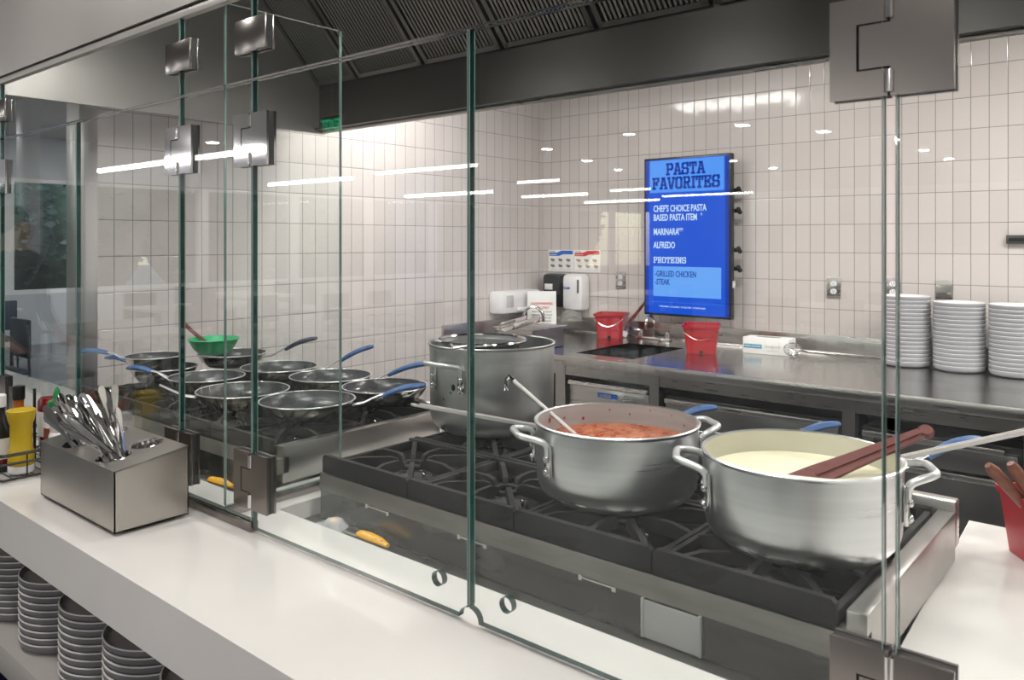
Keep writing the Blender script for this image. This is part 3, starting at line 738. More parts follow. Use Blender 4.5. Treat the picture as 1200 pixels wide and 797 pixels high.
# glove box
gb = thing('glove_box', 'white cardboard glove box with teal print on the worktop right of the red bucket', 'box', (-1.735, 4.235, CZ), math.radians(4))
MB().box(-.125, .125, -.062, .062, 0, .088, .002).build('carton', M['white_paper'], gb)
MB().prism([(-.07+.07*math.cos(a)+.07, .02*math.sin(a)) for a in [i*PI/8 for i in range(16)]], .0884, .0895).build('opening', M['ink_grey'], gb)
MB().box(-.118, -.02, -.0632, -.0618, .03, .052).build('print_band', M['cyan_ink'], gb)
text_mesh('lettering', 'VINYL GLOVES', .016, M['white_paper'], gb, LA((-.115, -.0637, .036)), sx=.85)
text_mesh('lettering', 'Vinylguard', .022, M['ink_pale'], gb, LA((.0, -.0637, .038)), sx=.85)
text_mesh('lettering', 'powder free', .014, M['ink_pale'], gb, LA((.01, -.0637, .018)), sx=.85)

# whisk lying on the worktop
wk = thing('wire_whisk', 'stainless balloon whisk lying on the worktop between glove box and plates', 'whisk', (-1.56, 4.20, CZ+.039), math.radians(22))
for i in range(7):
    a = i*PI/7
    pts = []
    for j in range(17):
        u = 2*PI*j/16
        rad = .036*math.sin(u) if True else 0
        pts.append((-.03-.045*math.cos(u)*-1+0.0, rad*math.cos(a), rad*math.sin(a)))
    MB().tube(pts, .0016, 5, closed=False).build('wire', M['chrome'], wk)
MB().tube([(.01, 0, 0), (.05, 0, -.014), (.33, .0, -.027)], [.007, .0035, .003], 8).build('handle', M['chrome'], wk)

# ------------------------------------------------------------------ plates
def make_plate(R, h, m, rim, wall, name, lab, cat):
    mb = MB()
    f = R*.62
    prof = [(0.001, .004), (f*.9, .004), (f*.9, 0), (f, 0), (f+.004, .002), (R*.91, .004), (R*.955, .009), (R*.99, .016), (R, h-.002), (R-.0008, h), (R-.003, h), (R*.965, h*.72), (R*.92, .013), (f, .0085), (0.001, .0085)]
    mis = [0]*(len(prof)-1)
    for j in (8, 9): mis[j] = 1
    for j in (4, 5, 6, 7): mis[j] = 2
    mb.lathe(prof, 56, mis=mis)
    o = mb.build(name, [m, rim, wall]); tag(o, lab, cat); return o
pl0 = make_plate(.112, .029, M['plate'], M['plate'], M['plate_side_shade'], 'dinner_plate', 'x', 'plate')
first = [True]
def stack(src, x, y, z, n, pitch, lab_mid, lab_top, group, flag):
    for i in range(n):
        if flag[0]: o = src; flag[0] = False
        else: o = src.copy(); C.objects.link(o)
        o.location = (x+random.uniform(-.0002, .0002), y+random.uniform(-.0002, .0002), z+i*pitch)
        o.rotation_euler = (0, 0, random.uniform(0, 6))
        tag(o, lab_top if i == n-1 else lab_mid, 'plate', group)
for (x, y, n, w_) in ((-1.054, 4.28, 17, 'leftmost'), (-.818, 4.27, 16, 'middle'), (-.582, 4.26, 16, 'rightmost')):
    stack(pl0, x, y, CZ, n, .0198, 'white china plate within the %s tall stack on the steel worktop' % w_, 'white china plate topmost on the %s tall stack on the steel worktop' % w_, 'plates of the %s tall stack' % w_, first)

# ------------------------------------------------------------------ FRONT COUNTER (white stone)
fc = thing('serving_counter', 'thick white stone serving counter with an open shelf of plates below', 'counter', (0, 0, 0))
CX0, CX1 = -4.6, 1.9
Yf, Yr = .6545, 1.047
mb = MB()
mb.box(CX0, CX1, Yf, Yr, .803, CZ)                      # front run
mb.box(-1.727, -1.588, Yr, 1.80, .874, CZ)                # tongue between the stoves
mb.box(-4.6, -3.02, Yr, 1.34, .803, CZ)
poly = [(-.316, Yr), (-.327, 1.278), (-.361, 1.988), (1.9, 1.988), (1.9, Yr)]
mb.prism(poly[::-1], .874, CZ)
mb.build('stone_top', M['quartz'], fc)
MB().box(CX0, CX1, Yf+.0, Yf+.45, .507, .573, .002).build('shelf', M['shelf'], fc)
MB().box(CX0, CX1, 1.0, 1.03, 0, .80).build('back_board', M['shelf'], fc)
for x in (-4.55, -2.9, -.9, 1.8): MB().box(x, x+.04, Yf+.02, 1.0, 0, .507).build('support', M['shelf'], fc)
MB().box(CX0, CX1, Yf+.0, Yf+.45, .10, .14).build('lower_shelf', M['shelf'], fc)
MB().box(.2, 1.85, 1.05, 1.95, 0, .873).build('side_cabinet', M['shelf'], fc)
# blue crate on lower shelf
bc = thing('blue_crate', 'dark blue crate on the bottom shelf at the lower left corner', 'crate', (-2.22, .80, .14))
mb = MB(); mb.box(-.25, .25, -.14, .14, 0, .02); mb.box(-.25, .25, -.14, -.12, 0, .25, .004); mb.box(-.25, .25, .12, .14, 0, .25, .004); mb.box(-.25, -.23, -.14, .14, 0, .25, .004); mb.box(.23, .25, -.14, .14, 0, .25, .004)
mb.build('crate_body', mat('navy_plastic', (.03, .035, .12), .45), bc)
MB().box(-.26, .26, -.15, -.12, .235, .255, .004).build('crate_rim', mat('navy_rim', (.04, .045, .15), .45), bc)

gp0 = make_plate(.112, .026, M['plate_shade'], M['plate_rim'], M['plate_wall_shade'], 'shelf_plate', 'x', 'plate')
fl = [True]
names = ['second', 'third', 'fourth', 'fifth']
for i, x in enumerate((-2.31, -2.065, -1.827, -1.605, -1.362, -1.12)):
    w_ = ['leftmost', 'second from left', 'third from left', 'fourth from left', 'fifth from left', 'rightmost'][i]
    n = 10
    stack(gp0, x, .785, .573, n, .0160, 'shade-toned plate in the stack %s on the counter shelf' % w_, 'shade-toned plate on top of the stack %s under the white counter' % w_, 'plates of the shelf stack %s' % w_, fl)

# well shelf between counter and stoves
def well(x0, x1, lab):
    o = MB().box(x0, x1, Yr+.002, 1.1405, .868, .876).build('drop_shelf', M['dark_steel'])
    return tag(o, lab, 'shelf')
well(-1.584, -.325, 'narrow dark steel shelf between the white counter and the pot stove')
well(-2.99, -1.731, 'narrow dark steel shelf between the white counter and the pan stove')

# ------------------------------------------------------------------ STOVES
def stove(x0, x1, lab):
    """hot plate range; local origin at front left of the body"""
    t = thing('gas_range', lab, 'stove', (x0, 1.143, 0))
    Wd = x1-x0; D = .60; side = .03 
    MB().box(0, Wd-.034, .006, D, .60, .944).build('body', M['dark_steel'], t)
    fp = MB().box(.002, Wd-.026, .0, .008, .877, .944).build('front_panel', M['stove_front'], t)
    mb = MB(); mb.prism([(-.003, .944), (-.003, .948), (.0, .982), (.03, .984), (.03, .944)], 0, Wd, 'YZ'); mb.build('front_trim', M['dull_steel'], t)
    mb = MB(); mb.box(Wd-side, Wd, .012, D-.036, .918, 1.012, .003); mb.box(Wd-.038, Wd-.034, .012, D, .60, .918); mb.build('side_panel', M['steel_v'], t)
    mb = MB(); mb.box(0, side*.5, .012, D, .60, 1.0, .003); mb.build('side_panel', M['steel_v'], t)
    mb = MB(); mb.box(0, Wd, D-.035, D, .94, 1.03, .004); mb.build('rear_rail', M['steel'], t)
    MB().box(.015, Wd-side, .02, D-.03, .93, .946).build('drip_tray', M['dark_steel'], t)
    for i in range(4):
        MB().box(.17+i*.29, .19+i*.29, .004, .012, .60, .72).build('bolt_strip', M['steel'], t)
    # bracket slots
    for bx in (.17, .455, .75):
        if bx < Wd-.2:
            mb = MB(); mb.box(bx, bx+.075, -.002, .0, .9385, .9415, .001); mb.box(bx, bx+.006, -.004, .0, .936, .945, .001); mb.box(bx+.068, bx+.076, -.003, .0, .934, .941, .001)
            mb.build('slot_bracket', M['plate_rim'], t)
    # 4 x 2 cast iron grate sections
    ncol = 4; gw = (Wd-side-.016)/ncol
    for r in range(2):
        for c in range(ncol):
            gx = .008+c*gw; y0 = .0 + r*.29; g = MB()
            yb0, yb1 = (.0, .285) if r == 0 else (.292, .562)
            x_0, x_1 = gx+.0015, gx+gw-.0015
            cx, cy = (x_0+x_1)/2, (yb0+.02+yb1)/2
            zt = 1.013
            if r == 0: g.prism([(x_0, .985), (x_1, .985), (x_1, 1.020), (x_1-.006, 1.026), (x_0+.006, 1.026), (x_0, 1.020)], yb0, yb0+.012, 'XZ')
            else: g.box(x_0, x_1, yb0, yb0+.012, .985, zt, .001)
            g.box(x_0, x_1, yb1-.012, yb1, .985, zt, .001)
            g.box(x_0, x_0+.011, yb0+.012, yb1-.012, .985, zt-.006, .001)
            g.box(x_1-.011, x_1, yb0+.012, yb1-.012, .985, zt-.006, .001)
            # eight radial fingers, tips towards the hub
            for q in range(8):
                a = q*PI/4+PI/8*0
                dx, dy = math.cos(a), math.sin(a)
                hx = (gw/2-.006)/max(abs(dx), 1e-6); hy = ((yb1-yb0)/2-.016)/max(abs(dy), 1e-6)
                L = min(hx, hy)
                T = LA((cx, cy, 0), rz=a)
                g.prism([(.028, zt-.016), (.036, zt-.001), (.05, zt+.004), (L*.72, zt+.004), (L, zt-.006), (L, .985), (L*.7, .99), (.028, .995)], -.0055, .0055, 'XZ', T=T)
            g.lathe([(.020, .992), (.036, .992), (.036, 1.0), (.020, 1.0), (.020, .992)], 16, T=LA((cx, cy, 0)))
            go = g.build('grate_section', M['iron'], t)
            b = MB(); b.lathe([(.0, .972), (.025, .972), (.045, .965), (.05, .955), (.05, .946)], 28, T=LA((cx, cy, 0)))
            for q in range(18):
                a = q*2*PI/18
                b.box(-.003, .003, .040, .047, .958, .970, T=LA((cx, cy, 0), rz=a))
            b.build('burner', M['iron_edge'], t)
            p = MB(); p.tube([(cx+.06, cy-.02, .946), (cx+.06, cy-.02, .985)], .004, 8); p.sphere((cx+.06, cy-.02, .988), .005, n=8); p.build('pilot_tip', M['chrome'], t)
    MB().box(.02, Wd-.02, .04, D-.02, .02, .60).build('base_cabinet', M['fridge_face'], t)
    for fxx in (.06, Wd-.06):
        for fy in (.08, D-.06): MB().tube([(fxx, fy, 0), (fxx, fy, .03)], .02, 12).build('foot', M['dark_steel'], t)
    return t
s1 = stove(-1.561, -.333, 'gas range with the sauce pots on cast iron grates, right of the glass divider')
s2 = stove(-2.955, -1.732, 'gas range covered with frying pans, left of the glass divider')
# spec card held on the stove front
cd = MB(); cd.box(-.0525, .0525, -.003, -.001, .879, .940); cd.box(-.0535, -.0495, -.006, .0, .879, .943); cd.box(.0495, .0535, -.006, 0, .879, .943)
cdo = cd.build('rating_card', mat('pale_card', (.42, .42, .41), .45), None, (-.629, 1.141, 0)); tag(cdo, 'blank pale card clipped to the front of the pot stove', 'card')

# ------------------------------------------------------------------ POTS
def pot_body(R, H, wall, mat_o, mat_i, parent, name='pot_body', corner=.045, taper=.985, film=None):
    prof = [(.001, 0), (R*taper-corner, 0)]
    for i in range(1, 9):
        a = i/8*PI/2; prof.append((R*taper-corner+corner*math.sin(a), corner-corner*math.cos(a)))
    prof += [(R*.997, H*.75), (R, H-.006), (R+.0025, H-.004), (R+.0035, H), (R+.001, H+.002), (R-wall, H)]
    no = len(prof)-1
    prof += [(R-wall-.001, H*.6), (R*taper-wall, corner+.0)]
    for i in range(1, 6):
        a = PI/2-i/5*PI/2; prof.append((R*taper-wall-corner+corner*math.sin(a)+.0, corner+wall-corner*math.cos(a)))
    prof.append((.001, wall))
    mis = [0]*no+[1]*(len(prof)-1-no)
    return MB().lathe(prof, 96, mis=mis).build(name, [mat_o, mat_i], parent)
def loop_handle(R, z, az, parent, span=.055, out=.046, leg=.065, tr=.0065):
    T = Matrix.Rotation(az, 4, 'Z')
    w = span
    mb = MB()
    xr = lambda y: math.sqrt(max(R*R-y*y, 0))
    P = [(xr(w)+.004, w, z-leg), (xr(w)+.004, w, z-.014), (xr(w)+.010, w, z-.003), (xr(w)+.02, w*.97, z+.002), (R+out-.008, w*.72, z+.008), (R+out, w*.5, z+.009), (R+out, 0, z+.009)]
    P = P+[(x, -y, zz) for x, y, zz in P[-2::-1]]
    # smooth once
    Q = [Vector(P[0])]
    for a, b in zip(P[:-1], P[1:]):
        a, b = Vector(a), Vector(b); Q += [a*.75+b*.25, a*.25+b*.75]
    Q.append(Vector(P[-1]))
    mb.tube(Q, tr, 10, T=T)
    h = mb.build('loop_handle', M['alu_handle'], parent)
    mb = MB()
    for s in (-1, 1):
        a0 = s*math.asin(w/R)
        TT = T @ Matrix.Rotation(a0, 4, 'Z') @ Matrix.Translation((R+.004, 0, 0)) @ Matrix.Rotation(PI/2, 4, 'Y')
        mb.box(-(z-.005), -(z-leg-.004), -.010, .010, -.004, .003, .0025, T=TT)
        for zz in (z-leg+.008, z-leg+.032):
            mb.sphere((R+.010, 0, zz), .0062, T=T @ Matrix.Rotation(a0, 4, 'Z'), n=8, sc=(.7, 1, 1))
    mb.build('rivet', M['chrome'], h)
    return h
GT = 1.014
pt = thing('sauce_pot', 'aluminium pot of red marinara sauce in the middle of the stove', 'pot', (-.876, 1.363, GT+.003))
pot_body(.163, .152, .004, M['aluminium'], M['pot_inside'], pt)
for az in (52, 232): loop_handle(.163, .128, math.radians(az), pt)
sm = MB()
NR, NA = 26, 72
vs = [(0, 0, .109)]; fs = []
for j in range(1, NR+1):
    for i in range(NA):
        a = 2*PI*i/NA; r = .1585*j/NR
        vs.append((r*math.cos(a), r*math.sin(a), .109+random.uniform(-.0022, .0022)*(1 if j < NR else 0)))
for i in range(NA): fs.append((0, 1+i, 1+(i+1) % NA))
for j in range(NR-1):
    for i in range(NA): fs.append((1+j*NA+i, 1+j*NA+(i+1) % NA, 1+(j+1)*NA+(i+1) % NA, 1+(j+1)*NA+i))
sm.add(vs, fs, 0, True)
so = sm.build('marinara_sauce', M['sauce'], pt)
sp = MB()
for az, z, s in ((150, .122, .003), (172, .118, .0035), (168, .128, .002), (128, .138, .002), (112, .130, .002), (186, .130, .004), (205, .125, .002), (95, .142, .0015), (75, .14, .0015), (60, .128, .0018)):
    sp.sphere((0.1575, 0, z), s, T=Matrix.Rotation(math.radians(az), 4, 'Z'), n=6, sc=(.4, 1, 1.3))
sp.build('sauce_splatter', M['sauce_dry'], pt)

pc = thing('cream_pot', 'aluminium pot of pale cream sauce nearest the camera on the stove', 'pot', (-.501, 1.355, GT+.003))
pot_body(.161, .152, .004, M['aluminium'], M['cream_film'], pc)
for az in (27, 207): loop_handle(.161, .128, math.radians(az), pc)
MB().lathe([(.001, .112), (.10, .112), (.15, .1115), (.1565, .113)], 72).build('cream_sauce', M['cream'], pc)

ps = thing('stock_pot', 'tall worn aluminium stock pot with a strainer on top at the rear of the stove', 'pot', (-1.459, 1.64, GT+.002))
pot_body(.172, .236, .004, M['aluminium_worn'], M['aluminium_worn'], ps, corner=.05)
for az in (-92, 88): loop_handle(.172, .19, math.radians(az), ps, span=.05, out=.05)
mk = MB()
for az, z, s in ((-84, .135, .008), (-78, .142, .007), (-76, .13, .003), (-87, .12, .003), (-70, .03, .006), (-96, .1, .003)):
    mk.sphere((.1712, 0, z), s, T=Matrix.Rotation(math.radians(az), 4, 'Z'), n=6, sc=(.12, .8, 1.1))
mk.build('scorch_mark', M['black'], ps)

# strainer over the stock pot
sr = thing('mesh_strainer', 'round fine mesh strainer with a channel handle lying on the stock pot', 'strainer', (-1.455, 1.592, 1.262))
MB().lathe([(.118, 0), (.108, -.006)]+[(.104*math.cos(i*PI/20), -.010-.075*math.sin(i*PI/20)) for i in range(0, 10)]+[(.004, -.085)], 60).build('mesh_bowl', M['mesh_grey'], sr)
MB().tube([(.120*math.cos(i*2*PI/48), .120*math.sin(i*2*PI/48), 0) for i in range(48)], .0045, 8, closed=True).build('rim', M['chrome'], sr)
hd = MB(); Th = Matrix.Rotation(math.radians(105), 4, 'Z') 
hd.prism([(.112, -.014), (.16, -.020), (.34, -.024), (.365, -.016), (.365, .016), (.34, .024), (.16, .020), (.112, .014)], .008, .012, 'XY', T=Th @ Matrix.Rotation(math.radians(-1.5), 4, 'Y'))
hd.box(.16, .35, -.024, -.020, .008, .026, .001, T=Th @ Matrix.Rotation(math.radians(-1.5), 4, 'Y')); hd.box(.16, .35, .020, .024, .008, .026, .001, T=Th @ Matrix.Rotation(math.radians(-1.5), 4, 'Y'))
hd.build('handle', M['chrome'], sr)
MB().tube([(0.115, 0.03, 0), (.15, 0, -.004), (.115, -.03, 0)], .004, 6, T=Matrix.Rotation(math.radians(-75), 4, 'Z')).build('rest_hook', M['chrome'], sr)

def bar_from_to(a, b): return Vector(b)-Vector(a)
# ladle in the marinara
ld = thing('ladle', 'thin steel ladle leaning in the red marinara sauce', 'ladle', (-.968, 1.362, 1.118))
v = Vector((-1.128+.968, 1.340-1.362, 1.222-1.118))
low = -v*.28
MB().tube([low, v*.5, v], [.0045, .0045, .005], 8).build('rod', M['satin_light'], ld)
mb = MB(); tip = v; mb.tube([tip-Vector((0, 0, .002)), tip+Vector((-.012, 0, .006)), tip+Vector((-.022, -.002, -.006)), tip+Vector((-.020, -.002, -.024))], [.006, .007, .008, .007], 8)
mb.build('hook_end', M['chrome'], ld)
MB().lathe([(.001, -.03), (.02, -.026), (.032, -.01), (.035, 0)], 24, T=Matrix.Translation(low+Vector((.02, 0, 0)))).build('bowl', M['chrome'], ld)

# maroon paddle in the cream
pd = thing('nylon_paddle', 'maroon nylon paddle resting in the cream sauce and over the pot rim', 'spatula', (-.478, 1.368, 1.130))
a = Vector((0, 0, 0)); b = Vector((-.328+.478, 1.507-1.368, 1.208-1.130))
L = b.length; dirv = b.normalized()
zax = Vector((0, 0, 1)); side_ = dirv.cross(zax).normalized(); upv = side_.cross(dirv)
TP = Matrix(((dirv.x, side_.x, upv.x, 0), (dirv.y, side_.y, upv.y, 0), (dirv.z, side_.z, upv.z, 0), (0, 0, 0, 1)))
TPr = TP @ Matrix.Rotation(math.radians(-38), 4, 'X')
mb = MB(); mb.prism([(-.05, -.020), (0, -.019), (.06, -.015), (L-.02, -.009), (L-.02, .009), (.06, .015), (0, .019), (-.05, .014)], -.004, .004, 'XY', T=TPr)
mb.prism([(.0, -.003), (L-.02, -.003), (L-.02, .003), (.0, .003)], .004, .008, 'XY', T=TPr)
mb.build('blade', M['maroon'], pd)
mb = MB(); mb.lathe([(.0, -.007), (.010, -.007), (.0125, -.003), (.0125, .003), (.010, .007), (.0, .007)], 20, T=TPr @ Matrix.Translation((L-.014, 0, 0))); mb.build('handle_end', M['maroon'], pd)

# ------------------------------------------------------------------ FRYING PANS
def frying_pan(name, lab, x, y, z, r, az, grip=True, tilt=20, hl=.20, grip_m='blue_grip', group=None):
    t = thing(name, lab, 'frying pan', (x, y, z), az, group)
    h = .048
    fr = r*.74
    prof = [(.001, 0), (fr-.01, 0), (fr, .003), (r*.9, .024), (r*.975, .040), (r, h), (r+.0025, h+.001), (r, h+.0025), (r-.003, h+.001)]
    no = len(prof)-1
    prof += [(r*.955, .038), (r*.88, .024), (fr-.004, .006), (.001, .004)]
    MB().lathe(prof, 64, mis=[0]*no+[1]*(len(prof)-1-no)).build('pan_body', [M['pan_out'], M['pan_in']], t)
    MB().tube([(r*math.cos(i*2*PI/56), r*math.sin(i*2*PI/56), h+.001) for i in range(56)], .0022, 6, closed=True).build('rim', M['alu_handle'], t)
    k = math.tan(math.radians(tilt))
    n0 = (r-.002, 0, h*.72)
    pts = [n0, (r+.03, 0, h*.85), (r+.06, 0, h+.008), (r+.10, 0, h+.01+.04*k*1.4)]
    MB().tube(pts, [.013, .010, .008, .007], 10, flat=.4).build('handle_neck', M['alu_handle'], t)
    if grip:
        x0 = r+.085; z0 = h+.006+.028*k
        P = [(x0+hl*.62*u, 0, z0+hl*.62*u*k+.008*math.sin(PI*u)) for u in [i/8 for i in range(9)]]
        MB().tube(P, [.011, .0125, .0135, .014, .0145, .0145, .014, .013, .009], 12, flat=.62).build('grip', M[grip_m], t)
    return t
def pan_az(x, y, tx, ty): return math.atan2(ty-y, tx-x)
# A: nearest pan, handle towards the right rear
frying_pan('frying_pan', 'frying pan nearest the divider at the front of the left stove', -1.948, 1.382, GT+.006, .1365, math.radians(38), tilt=14)
frying_pan('frying_pan', 'frying pan at the right rear of the left stove, behind its neighbour\'s handle', -1.945, 1.673, GT+.006, .134, math.radians(-12), grip=False)
frying_pan('frying_pan', 'frying pan in the rear row with a blue grip pointing at the stock pot', -2.235, 1.68, GT+.006, .137, math.radians(22), tilt=17, hl=.24)
frying_pan('frying_pan', 'frying pan in the rear row with a blue grip standing against the tiles', -2.54, 1.679, GT+.006, .136, math.radians(42), tilt=24)
frying_pan('frying_pan', 'frying pan second from the divider at the front of the left stove', -2.230, 1.345, GT+.006, .1385, math.radians(-120), grip=False)
frying_pan('frying_pan', 'frying pan far at the back with a dark grip, right of the green bowl', -2.842, 1.668, GT+.030, .128, math.radians(36), tilt=20, grip_m='dark_blue_grip')
frying_pan('frying_pan', 'frying pan third from the divider at the front of the left stove', -2.549, 1.400, GT+.006, .124, math.radians(-150), tilt=6, hl=.15)
frying_pan('frying_pan', 'small frying pan at the left front corner of the left stove', -2.859, 1.403, GT+.006, .115, math.radians(193), tilt=2)
frying_pan('frying_pan', 'frying pan with blue grip tipped over the left end of the left stove', -2.90, 1.385, GT+.045, .10, math.radians(212), tilt=0)
# green bowl with utensil
gbw = thing('green_bowl', 'bright green plastic bowl behind the pans on the left stove', 'bowl', (-2.87, 1.605, GT+.082))
MB().lathe([(.001, 0), (.055, 0), (.075, .02), (.092, .052), (.096, .055), (.094, .058), (.088, .052), (.07, .022), (.05, .004), (.001, .004)], 40).build('bowl_body', M['green'], gbw)
tg = MB(); tg.tube([(0, 0, 0), (-.09, -.02, .045), (-.14, -.03, .075)], [.007, .010, .010], 8, flat=.6)
tag(tg.build('serving_spoon', M['maroon'], None, (-2.90, 1.60, GT+.115)), 'maroon handled spoon leaning out of the green bowl', 'spoon')

# pans behind the big pots with grips towards the cooks
frying_pan('frying_pan', 'frying pan hidden behind the marinara pot with its blue grip showing', -1.13, 1.655, GT+.006, .115, math.radians(38), tilt=17, hl=.17)
frying_pan('frying_pan', 'frying pan behind the cream pot with a blue grip at its left rim', -.83, 1.66, GT+.006, .115, math.radians(40), tilt=17, hl=.17)
frying_pan('frying_pan', 'frying pan behind the cream pot with a blue grip by the maroon paddle', -.545, 1.665, GT+.006, .115, math.radians(46), tilt=17, hl=.19)
# long aluminium handled skimmers resting in those pans
def skimmer(lab, p0, p1, wdt):
    p0 = Vector(p0); p1 = Vector(p1)
    t = thing('long_handled_skimmer', lab, 'skimmer', p0)
    d = p1-p0; dv = d.normalized(); sd = dv.cross(Vector((0, 0, 1))).normalized(); up = sd.cross(dv); LL = d.length
    T = Matrix(((dv.x, sd.x, up.x, 0), (dv.y, sd.y, up.y, 0), (dv.z, sd.z, up.z, 0), (0, 0, 0, 1)))
    mb = MB(); mb.prism([(.0, -wdt*.7), (LL*.8, -wdt), (LL-.01, -wdt), (LL, -wdt*.5), (LL, wdt*.5), (LL-.01, wdt), (LL*.8, wdt), (.0, wdt*.7)], -.002, .002, 'XY', T=T)
    mb.box(0, LL-.02, -wdt*.9, -wdt*.6, -.001, .006, T=T); mb.box(0, LL-.02, wdt*.6, wdt*.9, -.001, .006, T=T)
    mb.build('handle', M['satin_light'], t)
    MB().lathe([(0.004, .0035), (.004, .0045), (wdt*.38, .0045), (wdt*.38, .0035)], 12, T=T @ Matrix.Translation((LL-.018, 0, 0))).build('hang_hole', M['black'], t)
    MB().lathe([(.001, -.014), (.03, -.010), (.05, 0), (.053, .001)], 28, T=Matrix.Translation(-dv*.045+Vector((0, 0, .0)))).build('disc', M['aluminium'], t)
skimmer('flat silver skimmer handle reaching left from behind the marinara pot', (-1.13, 1.63, 1.045), (-1.485, 1.363, 1.119), .0085)
skimmer('flat silver skimmer handle reaching to the right edge behind the cream pot', (-.50, 1.66, 1.075), (-.165, 1.70, 1.205), .012)

# ------------------------------------------------------------------ GLASS SCREEN
GY = .933
def pane_mesh(name, x0, x1, z0, z1, parent, y=GY, th=.012, holes=(), notch=None, chamfer=True, edge='glass_edge'):
    """pane in the XZ plane; mats: face, edge, arris"""
    mb = MB(); h = th/2; c = .0012
    cu = bpy.data.curves.new(name, 'CURVE'); cu.dimensions = '2D'; cu.fill_mode = 'BOTH'; cu.extrude = h
    def spl(pts):
        s = cu.splines.new('POLY'); s.points.add(len(pts)-1)
        for p_, q in zip(s.points, pts): p_.co = (q[0], q[1], 0, 1)
        s.use_cyclic_u = True
    if notch == 'L':
        out = [(x0, z1), (x1, z1), (x1, z0)]+[(x0+.020*math.cos(a), z0+.020*math.sin(a)) for a in [i*PI/16 for i in range(9)]]
    elif notch == 'R':
        out = [(x0, z0), (x0, z1), (x1, z1)]+[(x1-.020*math.cos(a), z0+.020*math.sin(a)) for a in [PI/2-i*PI/16 for i in range(9)]]
        out = out
    else: out = [(x0, z0), (x0, z1), (x1, z1), (x1, z0)]
    spl(out)
    for hx_, hz_, hr_ in holes: spl([(hx_+hr_*math.cos(i*2*PI/28), hz_+hr_*math.sin(i*2*PI/28)) for i in range(28)])
    tmp = bpy.data.objects.new(name+'_tmp', cu); C.objects.link(tmp)
    dg = bpy.context.evaluated_depsgraph_get(); dg.update()
    me = bpy.data.meshes.new_from_object(tmp.evaluated_get(dg))
    bpy.data.objects.remove(tmp); bpy.data.curves.remove(cu)
    me.transform(Matrix.Translation((0, y, 0)) @ Matrix.Rotation(PI/2, 4, 'X'))
    me.materials.clear(); me.materials.append(M['glass']); me.materials.append(M[edge])
    bm = bmesh.new(); bm.from_mesh(me); bmesh.ops.remove_doubles(bm, verts=bm.verts, dist=1e-6); bmesh.ops.recalc_face_normals(bm, faces=bm.faces)
    for f in bm.faces:
        f.material_index = 0 if abs(f.normal.y) > .9 else 1
        f.smooth = False
    bm.to_mesh(me); bm.free()
    o = bpy.data.objects.new(name, me); C.objects.link(o); o.parent = parent
    if chamfer:   # polished arris lines along the upright edges
        a = MB()
        for xx in (x0, x1):
            for s in (-1, 1): a.box(xx-.0007, xx+.0007, y+s*h-.0006, y+s*h+.0006, z0+(.025 if notch else .0), z1)
        a.build('polished_edge', M['arris'], o)
    return o
ZD0, ZD1, ZT0, ZT1 = .922, 1.868, 1.874, 2.075
def hinge(xj, z0, z1, parent, hw_=.063):
    """glass to glass hinge with two square plates and a C shaped knuckle"""
    mm = M['polished'] if (z0 > 1.5 and xj < -1) else M['satin']
    zc = (z0+z1)/2; kn = .026
    for yy in (GY-.0088, GY+.0088):
        lf = MB(); lf.prism([(xj-hw_, z0), (xj-.0016, z0), (xj-.0016, zc-kn), (xj-.034, zc-kn), (xj-.034, zc+kn), (xj-.0016, zc+kn), (xj-.0016, z1), (xj-hw_, z1)], yy-.0026, yy+.0026, 'XZ')
        lf.build('hinge_leaf', mm, parent)
        rt = MB(); rt.prism([(xj+.0016, z0), (xj+hw_, z0), (xj+hw_, z1), (xj+.0016, z1), (xj+.0016, zc+kn-.002), (xj-.031, zc+kn-.002), (xj-.031, zc-kn+.002), (xj+.0016, zc-kn+.002)], yy-.0026, yy+.0026, 'XZ')
        rt.build('hinge_leaf', mm, parent)
    g = MB(); g.box(xj-hw_+.001, xj-.001, GY-.0062, GY+.0062, z0+.001, z1-.001); g.box(xj+.001, xj+hw_-.001, GY-.0062, GY+.0062, z0+.001, z1-.001)
    g.build('gasket', M['black'], parent)
    k_ = MB(); k_.tube([(xj, GY-.010, z0+.004), (xj, GY-.010, zc-kn-.002)], .0055, 12); k_.tube([(xj, GY-.010, zc+kn+.002), (xj, GY-.010, z1-.004)], .0055, 12)
    k_.build('hinge_barrel', M['chrome'], parent)
HB = (1.086-.122, 1.083); HTP = (1.688, 1.800)
XA, XB, XC_, XD, XE = -3.03, -1.813, -1.503, -.875, -.244
XM = -2.41
def gdoor(lab, x0, x1, hinges, holes=(), notch=None):
    t = thing('glass_door', lab, 'glass door', (0, 0, 0))
    t.location = ((x0+x1)/2, GY, ZD0)
    inv = Matrix.Translation((-(x0+x1)/2, -GY, -ZD0))
    def own(parent):
        for ch in parent.children:
            ch.matrix_parent_inverse = Matrix.Identity(4)
    pane_mesh('pane', x0+.002, x1-(.008 if x1 == XE else .002), ZD0, ZD1, t, holes=holes, notch=notch)
    for xh in hinges:
        for z0, z1 in (HB, HTP): hinge(xh, z0, z1, t)
    for ch in t.children:
        ch.data.transform(inv)
        for g in ch.children: g.data.transform(inv)
    return t
gdoor('clear glass door hinged at the divider corner, meeting the next door in the middle', XC_, XD, (XC_,), holes=((-.947, .969, .0125),), notch='R')
gdoor('clear glass door nearest the camera with a large square hinge at the upper right', XD, XE, (XE,), holes=((-.797, .969, .0125),), notch='L')
gdoor('clear glass door behind the cutlery box, hinged beside the divider', XM, XB, (XB,))
gdoor('clear glass door at the far left edge with its dark upright edge', XA, XM, (XA,))
gp = thing('glass_screen', 'narrow fixed glass panel on a steel base channel by the divider', 'glass panel', (0, 0, 0))
pane_mesh('pane', XB+.002, XC_-.002, .938, ZD1, gp)
